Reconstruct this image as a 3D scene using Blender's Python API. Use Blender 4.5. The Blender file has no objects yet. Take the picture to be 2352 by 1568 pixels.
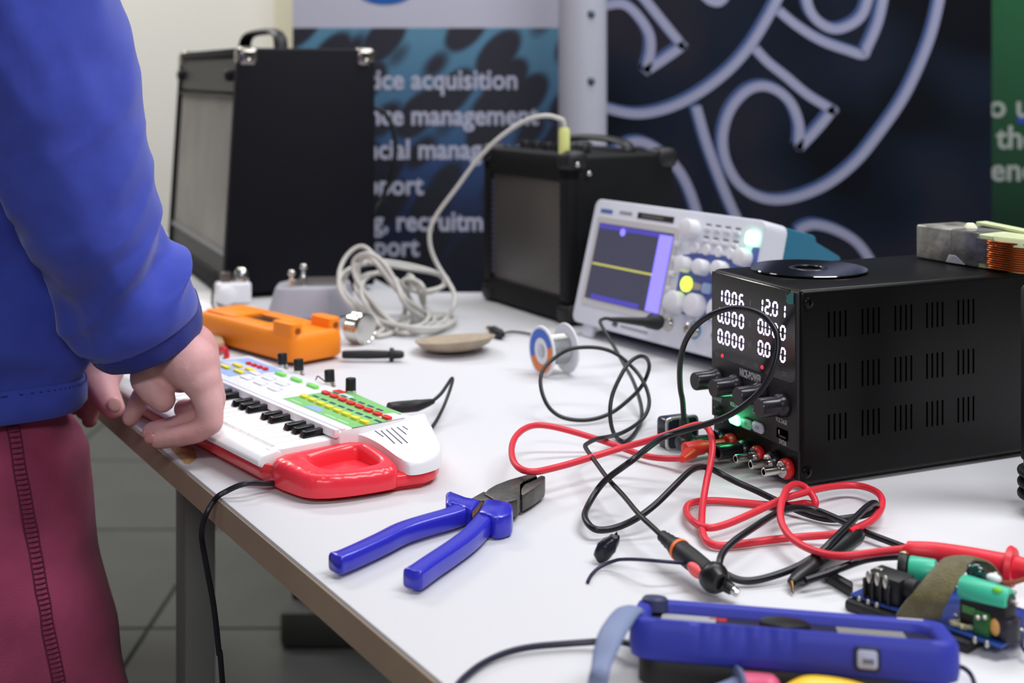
import bpy, bmesh, math, random
from mathutils import Vector, Matrix, noise

random.seed(7)
SC = bpy.context.scene
COL = SC.collection
PI = math.pi
V = Vector
R = math.radians

# ------------------------------------------------------------------ camera
T = 0.75                      # height of the table top above the floor
H = 0.325                     # camera height above the table top
FPX, VH, UC = 3000.0, 170.0, 1176.0   # focal length, horizon row, centre column (2352 x 1568 frame)

cam = bpy.data.cameras.new('camera')
cam.sensor_fit = 'HORIZONTAL'
cam.sensor_width = 36.0
cam.lens = 36.0 * FPX / 2352.0
cam.shift_y = -(784.0 - VH) / 2352.0
cam.clip_start = 0.05
cam.dof.use_dof = True
cam.dof.focus_distance = 0.99
cam.dof.aperture_fstop = cam.lens / 7.2
camo = bpy.data.objects.new('camera', cam)
COL.objects.link(camo)
camo.location = (0, 0, T + H)
camo.rotation_euler = (PI / 2, 0, 0)
SC.camera = camo

# ------------------------------------------------------------------ view, world, lamps
SC.view_settings.view_transform = 'Standard'
SC.view_settings.look = 'None'
SC.view_settings.gamma = 1.0
SC.view_settings.use_curve_mapping = False
SC.view_settings.exposure = 0.2
SC.cycles.use_denoising = True
SC.cycles.max_bounces = 7

world = bpy.data.worlds.new('world')
SC.world = world
world.use_nodes = True
world.node_tree.nodes['Background'].inputs[0].default_value = (0.9, 0.85, 0.7, 1)
world.node_tree.nodes['Background'].inputs[1].default_value = 0.1

LAMPS = [  # x, y, z, size x, size y, watts, colour, yaw
    (0.75, 2.10, 2.75, 1.40, 0.45, 24.0, (0.93, 0.95, 1.0), 0.0),
    (1.05, 0.55, 2.75, 1.40, 0.45, 35.0, (0.95, 0.96, 1.0), 0.0),
    (-0.10, -2.15, 2.75, 1.40, 0.45, 58.0, (0.98, 0.97, 1.0), 0.0),  # added fill from behind, reaching the sweatshirt below the arm
    (-1.60, 3.45, 2.75, 1.25, 0.40, 39.0, (1.0, 0.985, 0.965), 0.0),
    (-0.75, 1.75, 2.75, 1.40, 0.45, 11.0, (1.0, 0.97, 0.90), 0.0),  # added fill, lifts the amplifier's shadow and the far table
]
for k, (x, y, z, sx, sy, w, c, yw) in enumerate(LAMPS):
    l = bpy.data.lights.new('ceiling_lamp_glow', 'AREA')
    l.shape = 'RECTANGLE'; l.size = sx; l.size_y = sy; l.energy = w; l.color = c
    lo = bpy.data.objects.new('ceiling_lamp_glow', l)
    COL.objects.link(lo); lo.location = (x, y, z); lo.rotation_euler = (0, 0, yw)


# ------------------------------------------------------------------ rays of the photograph -> points of the place
def P(u, v, z=0.0):
    """the point at height z above the table seen at column u, row v"""
    y = FPX * (H - z) / (v - VH)
    return V(((u - UC) / FPX * y, y, T + z))


def D(u, v, y):
    """the point at depth y seen at column u, row v"""
    return V(((u - UC) / FPX * y, y, T + H - (v - VH) / FPX * y))


def PW(t, zmin=0.0):
    u, v, w = t[:3]
    p = P(u, v, w) if abs(w) < 0.5 else D(u, v, w)
    if zmin and p.z < T + zmin:
        p = P(u, v, zmin)
    return p


# ------------------------------------------------------------------ materials
def lin(c):
    r = []
    for x in c[:3]:
        x = x / 255.0
        r.append(x / 12.92 if x <= 0.04045 else ((x + 0.055) / 1.055) ** 2.4)
    return (r[0], r[1], r[2], 1.0)


MATS = {}


def mat(name, rgb=(128, 128, 128), rough=0.5, metal=0.0, spec=0.5, emit=None, es=0.0, trans=0.0, ior=1.45,
        coat=0.0, bump=0.0, bs=200.0, var=0.0, vs=25.0, rvar=0.0, sheen=0.0, sss=0.0, rgb2=None, alpha=1.0, aniso=0.0):
    if name in MATS:
        return MATS[name]
    m = bpy.data.materials.new(name)
    m.use_nodes = True
    nt = m.node_tree
    b = nt.nodes['Principled BSDF']
    i = b.inputs
    i['Base Color'].default_value = lin(rgb)
    i['Roughness'].default_value = rough
    i['Metallic'].default_value = metal
    i['Specular IOR Level'].default_value = spec
    i['IOR'].default_value = ior
    i['Transmission Weight'].default_value = trans
    i['Coat Weight'].default_value = coat
    i['Coat Roughness'].default_value = 0.08
    i['Sheen Weight'].default_value = sheen
    i['Subsurface Weight'].default_value = sss
    if sss:
        i['Subsurface Radius'].default_value = (0.010, 0.004, 0.002)
        i['Subsurface Scale'].default_value = 0.35
    i['Alpha'].default_value = alpha
    i['Anisotropic'].default_value = aniso
    if emit:
        i['Emission Color'].default_value = lin(emit)
        i['Emission Strength'].default_value = es
    tc = None
    if bump or var or rvar or rgb2:
        tc = nt.nodes.new('ShaderNodeTexCoord')
    if var or rgb2 or rvar:
        n = nt.nodes.new('ShaderNodeTexNoise')
        n.inputs['Scale'].default_value = vs
        n.inputs['Detail'].default_value = 5
        nt.links.new(tc.outputs['Object'], n.inputs['Vector'])
        if var or rgb2:
            mx = nt.nodes.new('ShaderNodeMix'); mx.data_type = 'RGBA'
            a = lin(rgb)
            c2 = lin(rgb2) if rgb2 else tuple(max(0, x * (1 - var)) for x in a[:3]) + (1,)
            mx.inputs[6].default_value = a; mx.inputs[7].default_value = c2
            cr = nt.nodes.new('ShaderNodeMapRange')
            cr.inputs[1].default_value = 0.35; cr.inputs[2].default_value = 0.65
            nt.links.new(n.outputs['Fac'], cr.inputs[0])
            nt.links.new(cr.outputs[0], mx.inputs[0])
            nt.links.new(mx.outputs[2], i['Base Color'])
        if rvar:
            mr = nt.nodes.new('ShaderNodeMapRange')
            mr.inputs[3].default_value = max(0, rough - rvar); mr.inputs[4].default_value = min(1, rough + rvar)
            nt.links.new(n.outputs['Fac'], mr.inputs[0])
            nt.links.new(mr.outputs[0], i['Roughness'])
    if bump:
        n2 = nt.nodes.new('ShaderNodeTexNoise')
        n2.inputs['Scale'].default_value = bs
        n2.inputs['Detail'].default_value = 3
        nt.links.new(tc.outputs['Object'], n2.inputs['Vector'])
        bp = nt.nodes.new('ShaderNodeBump')
        bp.inputs['Strength'].default_value = bump
        bp.inputs['Distance'].default_value = 0.002
        nt.links.new(n2.outputs['Fac'], bp.inputs['Height'])
        nt.links.new(bp.outputs[0], i['Normal'])
    MATS[name] = m
    return m


# ------------------------------------------------------------------ mesh building
class MB:
    def __init__(self):
        self.bm = bmesh.new()

    def _merge(self, b2, M=None):
        me = bpy.data.meshes.new('tmp')
        b2.to_mesh(me); b2.free()
        if M is not None:
            me.transform(M)
        self.bm.from_mesh(me)
        bpy.data.meshes.remove(me)
        return self

    def box(self, c, s, bev=0.0, seg=2, M=None, rot=None):
        b = bmesh.new()
        bmesh.ops.create_cube(b, size=1.0)
        bmesh.ops.scale(b, vec=V(s), verts=b.verts)
        if bev:
            bmesh.ops.bevel(b, geom=list(b.edges), offset=min(bev, min(s) * 0.49), segments=seg, profile=0.5, affect='EDGES')
        m = Matrix.Translation(V(c))
        if rot is not None:
            m = m @ rot
        return self._merge(b, (M @ m) if M is not None else m)

    def prism(self, poly, z0, z1, bev=0.0, seg=2, M=None, top=None):
        """extruded outline in the XY plane; top = optional outline of the upper face"""
        b = bmesh.new()
        lo = [b.verts.new((p[0], p[1], z0)) for p in poly]
        hi = [b.verts.new((p[0], p[1], z1)) for p in (top or poly)]
        n = len(poly)
        b.faces.new(lo[::-1]); b.faces.new(hi)
        for k in range(n):
            b.faces.new((lo[k], lo[(k + 1) % n], hi[(k + 1) % n], hi[k]))
        bmesh.ops.recalc_face_normals(b, faces=b.faces)
        if bev:
            bmesh.ops.bevel(b, geom=list(b.edges), offset=bev, segments=seg, profile=0.5, affect='EDGES', clamp_overlap=True)
        return self._merge(b, M)

    def rings(self, rings, cap=True, closed=True):
        """skin a list of rings of points"""
        bm = self.bm
        vr = [[bm.verts.new(p) for p in r] for r in rings]
        n = len(rings[0])
        for a, c in zip(vr, vr[1:]):
            for k in range(n if closed else n - 1):
                bm.faces.new((a[k], a[(k + 1) % n], c[(k + 1) % n], c[k]))
        if cap and closed:
            bm.faces.new(vr[0][::-1]); bm.faces.new(vr[-1])
        return self

    def tube(self, pts, r, n=8, cap=True, flat=1.0):
        pts = [V(p) for p in pts]
        m = len(pts)
        rs = r if isinstance(r, (list, tuple)) else [r] * m
        up = V((0, 0, 1))
        rings = []
        prev = None
        for k in range(m):
            t = (pts[min(k + 1, m - 1)] - pts[max(k - 1, 0)])
            t = t.normalized() if t.length > 1e-9 else V((1, 0, 0))
            if prev is None:
                a = t.cross(up)
                if a.length < 1e-3:
                    a = t.cross(V((1, 0, 0)))
            else:
                a = prev - t * prev.dot(t)
            a.normalize()
            prev = a
            c = t.cross(a)
            rings.append([pts[k] + a * (math.cos(2 * PI * j / n) * rs[k]) + c * (math.sin(2 * PI * j / n) * rs[k] * flat) for j in range(n)])
        return self.rings(rings, cap)

    def lathe(self, prof, n=24, M=None, cap=True):
        """profile of (radius, z) turned about Z"""
        b = MB()
        rings = [[V((max(r, 1e-5) * math.cos(2 * PI * j / n), max(r, 1e-5) * math.sin(2 * PI * j / n), z)) for j in range(n)] for r, z in prof]
        b.rings(rings, cap)
        bmesh.ops.recalc_face_normals(b.bm, faces=b.bm.faces)
        return self._merge(b.bm, M)

    def cyl(self, p0, p1, r0, r1=None, n=20, bev=0.0):
        r1 = r0 if r1 is None else r1
        p0, p1 = V(p0), V(p1)
        L = (p1 - p0).length
        M = Matrix.Translation(p0) @ (p1 - p0).to_track_quat('Z', 'Y').to_matrix().to_4x4()
        if bev:
            return self.lathe([(r0 - bev, 0), (r0 - bev * .3, bev * .3), (r0, bev), (r1, L - bev), (r1 - bev * .3, L - bev * .3), (r1 - bev, L)], n, M)
        return self.lathe([(r0, 0), (r1, L)], n, M)

    def ell(self, c, s, n=20, m=12, M=None):
        b = bmesh.new()
        bmesh.ops.create_uvsphere(b, u_segments=n, v_segments=m, radius=1.0)
        bmesh.ops.scale(b, vec=V(s), verts=b.verts)
        mm = Matrix.Translation(V(c))
        return self._merge(b, (M @ mm) if M is not None else mm)

    def poly(self, pts):
        self.bm.faces.new([self.bm.verts.new(p) for p in pts])
        return self

    def text(self, s, size, M, align='CENTER', bold=0.0, sx=1.0, ext=0.00008, space=1.0):
        c = bpy.data.curves.new('txt', 'FONT')
        c.body = s; c.size = size; c.align_x = align; c.align_y = 'CENTER'
        c.offset = bold; c.extrude = ext; c.resolution_u = 3; c.space_character = space
        o = bpy.data.objects.new('txt', c); COL.objects.link(o)
        dg = bpy.context.evaluated_depsgraph_get()
        me = bpy.data.meshes.new_from_object(o.evaluated_get(dg))
        me.transform(M @ Matrix.Diagonal((sx, 1, 1, 1)))
        self.bm.from_mesh(me)
        bpy.data.meshes.remove(me); bpy.data.objects.remove(o); bpy.data.curves.remove(c)
        return self

    def mesh(self, name, m=None, angle=38, M=None, recalc=False):
        if recalc:
            bmesh.ops.recalc_face_normals(self.bm, faces=self.bm.faces)
        me = bpy.data.meshes.new(name)
        self.bm.to_mesh(me); self.bm.free()
        if M is not None:
            me.transform(M)
        me.polygons.foreach_set('use_smooth', [True] * len(me.polygons))
        if angle < 180:
            me.set_sharp_from_angle(angle=R(angle))
        if m is not None:
            me.materials.append(m)
        return me


def link(name, me, parent=None):
    o = bpy.data.objects.new(name, me)
    COL.objects.link(o)
    if parent is not None:
        o.parent = parent
    return o


def tag(o, label=None, cat=None, group=None, kind=None):
    if label: o['label'] = label
    if cat: o['category'] = cat
    if group: o['group'] = group
    if kind: o['kind'] = kind
    return o


class Thing:
    """an Empty at a thing's base; parts are built in its own frame"""
    def __init__(self, name, label, cat, loc=(0, 0, T), yaw=0.0, M=None, group=None):
        self.M = M if M is not None else Matrix.Translation(V(loc)) @ Matrix.Rotation(yaw, 4, 'Z')
        self.inv = self.M.inverted()
        self.root = bpy.data.objects.new(name, None)
        self.root.empty_display_size = 0.02
        COL.objects.link(self.root)
        self.root.matrix_world = self.M
        tag(self.root, label, cat, group)

    def part(self, name, mb, m, label=None, parent=None, world=False, angle=38, kind=None, recalc=False):
        me = mb.mesh(name, m, angle, self.inv if world else None, recalc)
        o = link(name, me, parent or self.root)
        return tag(o, label, None, None, kind)

    def again(self, o, loc=None, rot=None, scale=None, parent=None):
        c = o.copy()
        COL.objects.link(c)
        c.parent = parent or o.parent
        if loc is not None: c.location = loc
        if rot is not None: c.rotation_euler = rot
        if scale is not None: c.scale = scale
        return c


def single(name, label, cat, mb, m, base=None, group=None, angle=38, recalc=False):
    """a thing that is one mesh; mb in world space, base = its origin"""
    b = V(base) if base is not None else V((0, 0, T))
    me = mb.mesh(name, m, angle, Matrix.Translation(-b), recalc)
    o = link(name, me)
    o.location = b
    return tag(o, label, cat, group)


def struct(name, mb, m, parent=None, angle=38, recalc=False):
    o = link(name, mb.mesh(name, m, angle, None, recalc), parent)
    if parent is None:
        o['kind'] = 'structure'
    return o


def spline(pts, sub=6):
    """Catmull-Rom through the points (centripetal-like uniform)"""
    pts = [V(p) for p in pts]
    out = []
    n = len(pts)
    for k in range(n - 1):
        p0 = pts[max(k - 1, 0)]; p1 = pts[k]; p2 = pts[k + 1]; p3 = pts[min(k + 2, n - 1)]
        for j in range(sub):
            t = j / sub
            out.append(0.5 * ((2 * p1) + (p2 - p0) * t + (2 * p0 - 5 * p1 + 4 * p2 - p3) * t * t + (3 * p1 - p0 - 3 * p2 + p3) * t ** 3))
    out.append(pts[-1])
    return out


def smooth(pts, it=2):
    pts = [V(p) for p in pts]
    for _ in range(it):
        q = [pts[0]] + [(pts[k - 1] + pts[k] * 2 + pts[k + 1]) / 4 for k in range(1, len(pts) - 1)] + [pts[-1]]
        pts = q
    return pts


def cable(px, r, sub=6, it=3, n=8):
    """tube mesh through photo points (column, row, height or depth)"""
    p = spline([PW(t, r + 0.0004) for t in px], sub)
    p = smooth(p, it)
    for q in p:
        q.z = max(q.z, T + r + 0.0003)
    return p, MB().tube(p, r, n)


def rr(w, h, r, n=5, cx=0.0, cy=0.0):
    """rounded rectangle outline"""
    out = []
    for ax, ay, a0 in ((w / 2 - r, h / 2 - r, 0), (-w / 2 + r, h / 2 - r, 90), (-w / 2 + r, -h / 2 + r, 180), (w / 2 - r, -h / 2 + r, 270)):
        for k in range(n + 1):
            a = R(a0 + 90 * k / n)
            out.append((cx + ax + r * math.cos(a), cy + ay + r * math.sin(a)))
    return out


TY = R(24.0)     # yaw of the table direction shared by the instruments
# ================================================================== the setting
m_wall = mat('wall_paint', (226, 224, 218), 0.8, bump=0.15, bs=120)
m_ceil = mat('ceiling_paint', (190, 188, 180), 0.9)
m_wall2 = mat('dimmed_wall', (150, 146, 136), 0.85)  # unseen walls, toned down to cut the fill light
m_grout = mat('floor_grout', (52, 53, 52), 0.9)
m_tile = mat('floor_tile', (84, 86, 84), 0.45, var=0.15, vs=6, bump=0.05, bs=60)
XL, XR, YN, YF, ZC = -3.4, 3.4, -3.0, 4.7, 2.9
struct('wall_back', MB().box(((XL + XR) / 2, YF + .05, ZC / 2), (XR - XL, .1, ZC)), m_wall)
struct('wall_left', MB().box((XL - .05, (YN + YF) / 2, ZC / 2), (.1, YF - YN, ZC)), m_wall)
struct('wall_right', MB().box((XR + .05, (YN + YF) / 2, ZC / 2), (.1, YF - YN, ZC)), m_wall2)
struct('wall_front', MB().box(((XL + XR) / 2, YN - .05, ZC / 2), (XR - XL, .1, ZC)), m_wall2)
struct('ceiling', MB().box(((XL + XR) / 2, (YN + YF) / 2, ZC + .05), (XR - XL, YF - YN, .1)), m_ceil)
fl = struct('floor', MB().box(((XL + XR) / 2, (YN + YF) / 2, -.053), (XR - XL, YF - YN, .1)), m_grout)
tw = 0.55
tile = None
for a in range(-6, 7):
    for b in range(0, 9):
        x, y = a * tw + .12, b * tw + .06
        if not (XL < x - tw / 2 and x + tw / 2 < XR and y + tw / 2 < YF):
            continue
        if tile is None:
            tile = struct('tile', MB().box((0, 0, -.0015), (tw - .008, tw - .008, .003), .001, 1), m_tile, fl)
            tile.location = (x, y, 0)
        else:
            c = tile.copy(); COL.objects.link(c); c.location = (x, y, 0)
m_base = mat('baseboard_paint', (160, 158, 150), 0.6)
struct('baseboard_back', MB().box(((XL + XR) / 2, YF - .008, .05), (XR - XL - .03, .016, .1), .003), m_base)
struct('baseboard_left', MB().box((XL + .008, (YN + YF) / 2, .05), (.016, YF - YN, .1), .003), m_base)
# cream pilaster between the wall and the first banner
m_trim = mat('pilaster_paint', (206, 202, 178), 0.7)
xa, xb = D(628, 0, 4.55).x, D(720, 0, 4.55).x
struct('trim_1', MB().box(((xa + xb) / 2, 4.63, ZC / 2), (xb - xa, .14, ZC), .004), m_trim)

# ceiling lamps, two of them added fills (housings over the area lights)
m_housing = mat('lamp_housing', (230, 230, 228), 0.5)
for k, (x, y, z, sx, sy, w, c, yw) in enumerate(LAMPS):
    t = Thing('ceiling_light', ['white ceiling light above the far right end of the workbench', 'white ceiling light above the near right end of the workbench',
              'fill light added behind the camera', 'white ceiling light near the back wall', 'fill light added above the person and the keyboard'][k], 'ceiling light', (x, y, z), yw)
    t.part('housing', MB().box((0, 0, .045), (sx + .06, sy + .06, .07), .006), m_housing)
    t.part('hanger', MB().box((0, 0, (ZC - z + .08) / 2), (.05, .05, ZC - z - .08)), m_housing)

# ================================================================== workbench
m_lam = mat('white_laminate', (212, 212, 215), 0.5, spec=0.22, rvar=0.05, vs=8)
m_edge = mat('edge_band', (168, 148, 128), 0.6, var=0.1, vs=15)
m_leg = mat('grey_steel', (112, 114, 112), 0.6)
m_patch = mat('mottled_tan', (206, 166, 112), 0.8, var=0.35, vs=160)
ED = V((-.522, .853, 0)); EN = V((.853, .522, 0)); E0 = V((-.0377, .6987, 0))
A = E0 - ED * 1.3; B = E0 + ED * 2.25
poly = [(A.x, A.y), (1.75, A.y), (1.75, 1.947), (-.165, 1.947), (-.38, 2.47), (-.93, 2.8), (B.x, B.y)]
tb = Thing('workbench', 'white laminate workbench covered with tools and instruments', 'workbench', (0, 0, 0))
tt = tb.part('tabletop', MB().prism(poly, T - .024, T, .0016, 2), m_lam)
# edge band along the near-left long edge
M = Matrix(((ED.x, -EN.x, 0, E0.x), (ED.y, -EN.y, 0, E0.y), (0, 0, 1, 0), (0, 0, 0, 1)))
tb.part('edge_band', MB().box((.475, .0006, T - .0128), (3.54, .0014, .0208), .0004, 1, M), m_edge, 'brown edge band')
p0 = P(408, 1044, 0)
# a thin mottled tan patch on the top at the edge
wp = [P(392, 1030).xy, P(420, 1018).xy, P(446, 1030).xy, P(452, 1052).xy, P(436, 1066).xy, P(424, 1064).xy]
tb.part('tan_patch', MB().prism([(p.x, p.y) for p in wp], T + .0001, T + .0004), m_patch, 'mottled tan patch on the edge', parent=tt)
leg = None
for (x, y) in ((-.315, 1.30), (-.95, 2.36), (.40, .25), (1.55, .25), (1.55, 1.75)):
    if leg is None:
        leg = tb.part('leg', MB().box((0, 0, (T - .024) / 2 + .001), (.032, .032, T - .026), .004), m_leg)
        leg.location = (x, y, 0); leg.rotation_euler = (0, 0, R(31.5))
    else:
        tb.again(leg, (x, y, 0))
tb.part('rail', MB().box((0, 0, T - .055), (1.08, .03, .05), .003, 1, Matrix.Translation(V((-.565, 1.84, 0))) @ Matrix.Rotation(math.atan2(ED.y, ED.x), 4, 'Z')), m_leg)

# ================================================================== banners
def bmat(name):
    m = bpy.data.materials.new(name); m.use_nodes = True
    return m, m.node_tree, m.node_tree.nodes['Principled BSDF']

# first banner: white header, leaf-cell print fading to navy
m_cell, nt, bs = bmat('banner_cell_print')
tc = nt.nodes.new('ShaderNodeTexCoord')
mp = nt.nodes.new('ShaderNodeMapping'); mp.inputs['Rotation'].default_value = (0, R(48), 0)
mp2 = nt.nodes.new('ShaderNodeMapping'); mp2.inputs['Scale'].default_value = (9, 1, 17)
vo = nt.nodes.new('ShaderNodeTexVoronoi'); vo.feature = 'F1'; vo.inputs['Scale'].default_value = 1.0; vo.inputs['Randomness'].default_value = 0.75
r1 = nt.nodes.new('ShaderNodeValToRGB'); r1.color_ramp.elements[0].position = .47; r1.color_ramp.elements[1].position = .60; r1.color_ramp.elements[0].color = (1, 1, 1, 1); r1.color_ramp.elements[1].color = (0, 0, 0, 1)
sx = nt.nodes.new('ShaderNodeSeparateXYZ'); mr = nt.nodes.new('ShaderNodeMapRange')
mr.inputs[1].default_value = T - .04; mr.inputs[2].default_value = T + .40
r2 = nt.nodes.new('ShaderNodeValToRGB')
r2.color_ramp.elements[0].position = 0.0; r2.color_ramp.elements[0].color = lin((6, 14, 38))
r2.color_ramp.elements[1].position = 1.0; r2.color_ramp.elements[1].color = lin((88, 140, 170))
e = r2.color_ramp.elements.new(.45); e.color = lin((36, 68, 118))
e = r2.color_ramp.elements.new(.2); e.color = lin((10, 24, 62))
r3 = nt.nodes.new('ShaderNodeValToRGB')
r3.color_ramp.elements[0].position = 0.05; r3.color_ramp.elements[0].color = lin((5, 11, 30))
r3.color_ramp.elements[1].position = 1.0; r3.color_ramp.elements[1].color = lin((36, 36, 52))
mx = nt.nodes.new('ShaderNodeMix'); mx.data_type = 'RGBA'
L = nt.links.new
L(tc.outputs['Object'], mp.inputs[0]); L(mp.outputs[0], mp2.inputs[0]); L(mp2.outputs[0], vo.inputs['Vector']); L(vo.outputs['Distance'], r1.inputs[0])
L(tc.outputs['Object'], sx.inputs[0]); L(sx.outputs[2], mr.inputs[0]); L(mr.outputs[0], r2.inputs[0]); L(mr.outputs[0], r3.inputs[0])
L(r1.outputs[0], mx.inputs[0]); L(r2.outputs[0], mx.inputs[6]); L(r3.outputs[0], mx.inputs[7]); L(mx.outputs[2], bs.inputs['Base Color'])
bs.inputs['Roughness'].default_value = 0.55
m_head = mat('banner_header', (196, 196, 214), 0.55)
m_btext = mat('banner_lettering', (188, 190, 214), 0.6)
m_logo = mat('banner_logo_blue', (30, 92, 176), 0.6)
m_blkb = mat('dark_cassette', (72, 74, 72), 0.6)
m_alu = mat('brushed_aluminium', (170, 172, 176), 0.35, metal=0.9)

YB = 2.5
b1 = Thing('roll_up_banner', 'roll-up banner with white services text over blue leaf cells behind the large amplifier', 'banner', (0, 0, 0))
x0, x1 = D(672, 0, YB).x, D(1300, 0, YB).x
zt = D(0, 64, YB).z
b1.part('printed_sheet', MB().box(((x0 + x1) / 2, YB + .002, (.06 + zt) / 2), (x1 - x0, .003, zt - .06)), m_cell)
b1.part('header', MB().box(((x0 + x1) / 2, YB + .002, (zt + 1.75) / 2), (x1 - x0, .003, 1.75 - zt)), m_head, 'white header of the banner')
b1.part('cassette', MB().box(((x0 + x1) / 2, YB, .035), (x1 - x0 + .03, .12, .07), .012), m_blkb)
b1.part('top_rail', MB().box(((x0 + x1) / 2, YB, 1.76), (x1 - x0, .02, .03), .006), m_alu)
b1.part('support_pole', MB().cyl(((x0 + x1) / 2, YB + .03, .06), ((x0 + x1) / 2, YB + .03, 1.76), .008), m_alu)
RX = Matrix.Rotation(PI / 2, 4, 'X')
for s, ue, v in (('Practice acquisition', 1190, 185), ('Finance management', 1236, 267), ('Financial management', 1252, 345),
                 ('support', 972, 427), ('Training, recruitment', 1186, 510), ('support', 962, 568)):
    p = D(ue, v, YB)
    tx = MB().text(s, .053, Matrix.Translation((p.x, YB - .0006, p.z)) @ RX, 'RIGHT', bold=.0012, ext=.0002, sx=.90)
    b1.part('text_line', tx, m_btext, 'line of white lettering', angle=10)
lg = MB(); p = D(885, -22, YB)
lg.lathe([(.0001, 0), (.055, 0), (.055, .0006), (.0001, .0006)], 40, Matrix.Translation((p.x, YB + .0003, p.z)) @ RX @ Matrix.Diagonal((1.0, .5, 1, 1)))
b1.part('logo', lg, m_logo, 'blue oval emblem')

# second banner: dark backdrop with neon outline curls
YN2 = 2.56
m_dark, nt, bs = bmat('backdrop_print')
tc = nt.nodes.new('ShaderNodeTexCoord'); n1 = nt.nodes.new('ShaderNodeTexNoise'); n1.inputs['Scale'].default_value = 3.4; n1.inputs['Detail'].default_value = 1.5
r1 = nt.nodes.new('ShaderNodeValToRGB')
r1.color_ramp.elements[0].position = .36; r1.color_ramp.elements[0].color = lin((7, 11, 20))
r1.color_ramp.elements[1].position = .66; r1.color_ramp.elements[1].color = lin((42, 38, 48))
e = r1.color_ramp.elements.new(.5); e.color = lin((18, 28, 44))
nt.links.new(tc.outputs['Object'], n1.inputs['Vector']); nt.links.new(n1.outputs['Fac'], r1.inputs[0]); nt.links.new(r1.outputs[0], bs.inputs['Base Color'])
bs.inputs['Roughness'].default_value = 0.6
bs.inputs['Specular IOR Level'].default_value = .12
m_neon = mat('neon_print_light', (152, 154, 182), 0.55)
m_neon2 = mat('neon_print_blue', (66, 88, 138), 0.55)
b2 = Thing('backdrop_banner', 'dark backdrop banner printed with pale neon outline curls', 'banner', (0, 0, 0))
x0, x1 = D(1392, 0, YN2).x, D(2279, 0, YN2).x
b2.part('printed_sheet', MB().box(((x0 + x1) / 2, YN2 + .004, .95), (x1 - x0, .004, 1.8)), m_dark)
fr = None
for x in (x0 + .012, x1 - .012):
    if fr is None:
        fr = b2.part('frame_upright', MB().cyl((0, 0, .01), (0, 0, 1.86), .011, n=12), m_alu); fr.location = (x, YN2 + .022, 0)
    else:
        b2.again(fr, (x, YN2 + .022, 0))
b2.part('foot', MB().box(((x0 + x1) / 2, YN2 + .05, .015), (x1 - x0, .22, .028), .006), m_alu)
Q = lambda l: [(1360 + x / 2.371, y / 2.371) for x, y in l]
strokes = [
    [(60, 34), (150, 20), (210, 45), (270, 110), (315, 190), (320, 280), (296, 378), (298, 384), (380, 332), (490, 252), (482, 236), (380, 110), (260, -40)],
    [(60, 586), (180, 615), (280, 620), (400, 595), (520, 545), (640, 470), (760, 370), (860, 255), (940, 130), (1000, 20), (1030, -50)],
    [(1163, -40), (1190, 60), (1250, 130), (1330, 160), (1420, 130), (1480, 70), (1515, -40)],
    [(1595, -40), (1560, 120), (1500, 262), (1477, 298), (1400, 277), (1250, 222), (1120, 142), (1018, 58)],
    [(890, 265), (960, 340), (1060, 420), (1180, 520), (1308, 598), (1306, 606), (1240, 690), (1132, 804), (1127, 796), (1130, 680), (1090, 570), (1020, 500), (930, 470), (840, 500), (760, 590), (720, 700), (715, 800), (740, 900), (800, 1000), (890, 1065), (1000, 1090), (1130, 1070), (1290, 1000), (1440, 880), (1570, 720), (1700, 530), (1800, 320), (1860, 150), (1905, -50)],
    [(570, 580), (620, 760), (680, 930), (740, 1080), (800, 1210), (900, 1400)],
    [(120, 830), (160, 805), (220, 775), (290, 780), (380, 830), (460, 910), (520, 1010), (570, 1150), (590, 1260)],
    [(1120, 1262), (1160, 1236), (1220, 1225), (1320, 1250), (1430, 1310), (1500, 1390), (1560, 1500)],
    [(600, -40), (640, 0), (690, 12), (730, -20)],
]

def ribbon(mb, pts, w, y):
    m = len(pts)
    ring = []
    for k in range(m):
        t = (pts[min(k + 1, m - 1)] - pts[max(k - 1, 0)]).normalized()
        nrm = V((-t.z, 0, t.x))
        ring.append((pts[k] + nrm * w, pts[k] - nrm * w))
    for (a, b), (c, d) in zip(ring, ring[1:]):
        mb.bm.faces.new([mb.bm.verts.new(V((q.x, y, q.z))) for q in (a, c, d, b)])

for s in strokes:
    pts = spline([D(u, v, YN2) for u, v in Q(s)], 10)
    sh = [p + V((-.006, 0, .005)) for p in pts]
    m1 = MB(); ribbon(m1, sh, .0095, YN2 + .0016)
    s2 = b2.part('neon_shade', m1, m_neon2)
    m2 = MB(); ribbon(m2, pts, .0088, YN2 + .001)
    b2.part('neon_line', m2, m_neon)

# third banner: green with white words
YG = 2.66
m_green, nt, bs = bmat('green_banner_print')
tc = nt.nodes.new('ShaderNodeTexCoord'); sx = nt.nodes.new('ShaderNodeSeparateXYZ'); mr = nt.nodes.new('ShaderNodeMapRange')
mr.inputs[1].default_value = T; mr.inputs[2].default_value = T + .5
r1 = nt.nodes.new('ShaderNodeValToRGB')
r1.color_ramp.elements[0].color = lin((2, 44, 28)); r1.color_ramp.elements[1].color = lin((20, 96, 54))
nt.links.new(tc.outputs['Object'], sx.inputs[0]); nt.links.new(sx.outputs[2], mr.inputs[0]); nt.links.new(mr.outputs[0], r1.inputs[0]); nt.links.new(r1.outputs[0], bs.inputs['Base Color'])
b3 = Thing('green_banner', 'green banner with white words at the right edge of the backdrop', 'banner', (0, 0, 0))
x0, x1 = D(2262, 0, YG).x, D(2262, 0, YG).x + .75
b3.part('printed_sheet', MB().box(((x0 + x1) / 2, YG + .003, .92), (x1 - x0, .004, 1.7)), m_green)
b3.part('cassette', MB().box(((x0 + x1) / 2, YG, .035), (x1 - x0 + .03, .12, .07), .012), m_alu)
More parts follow.
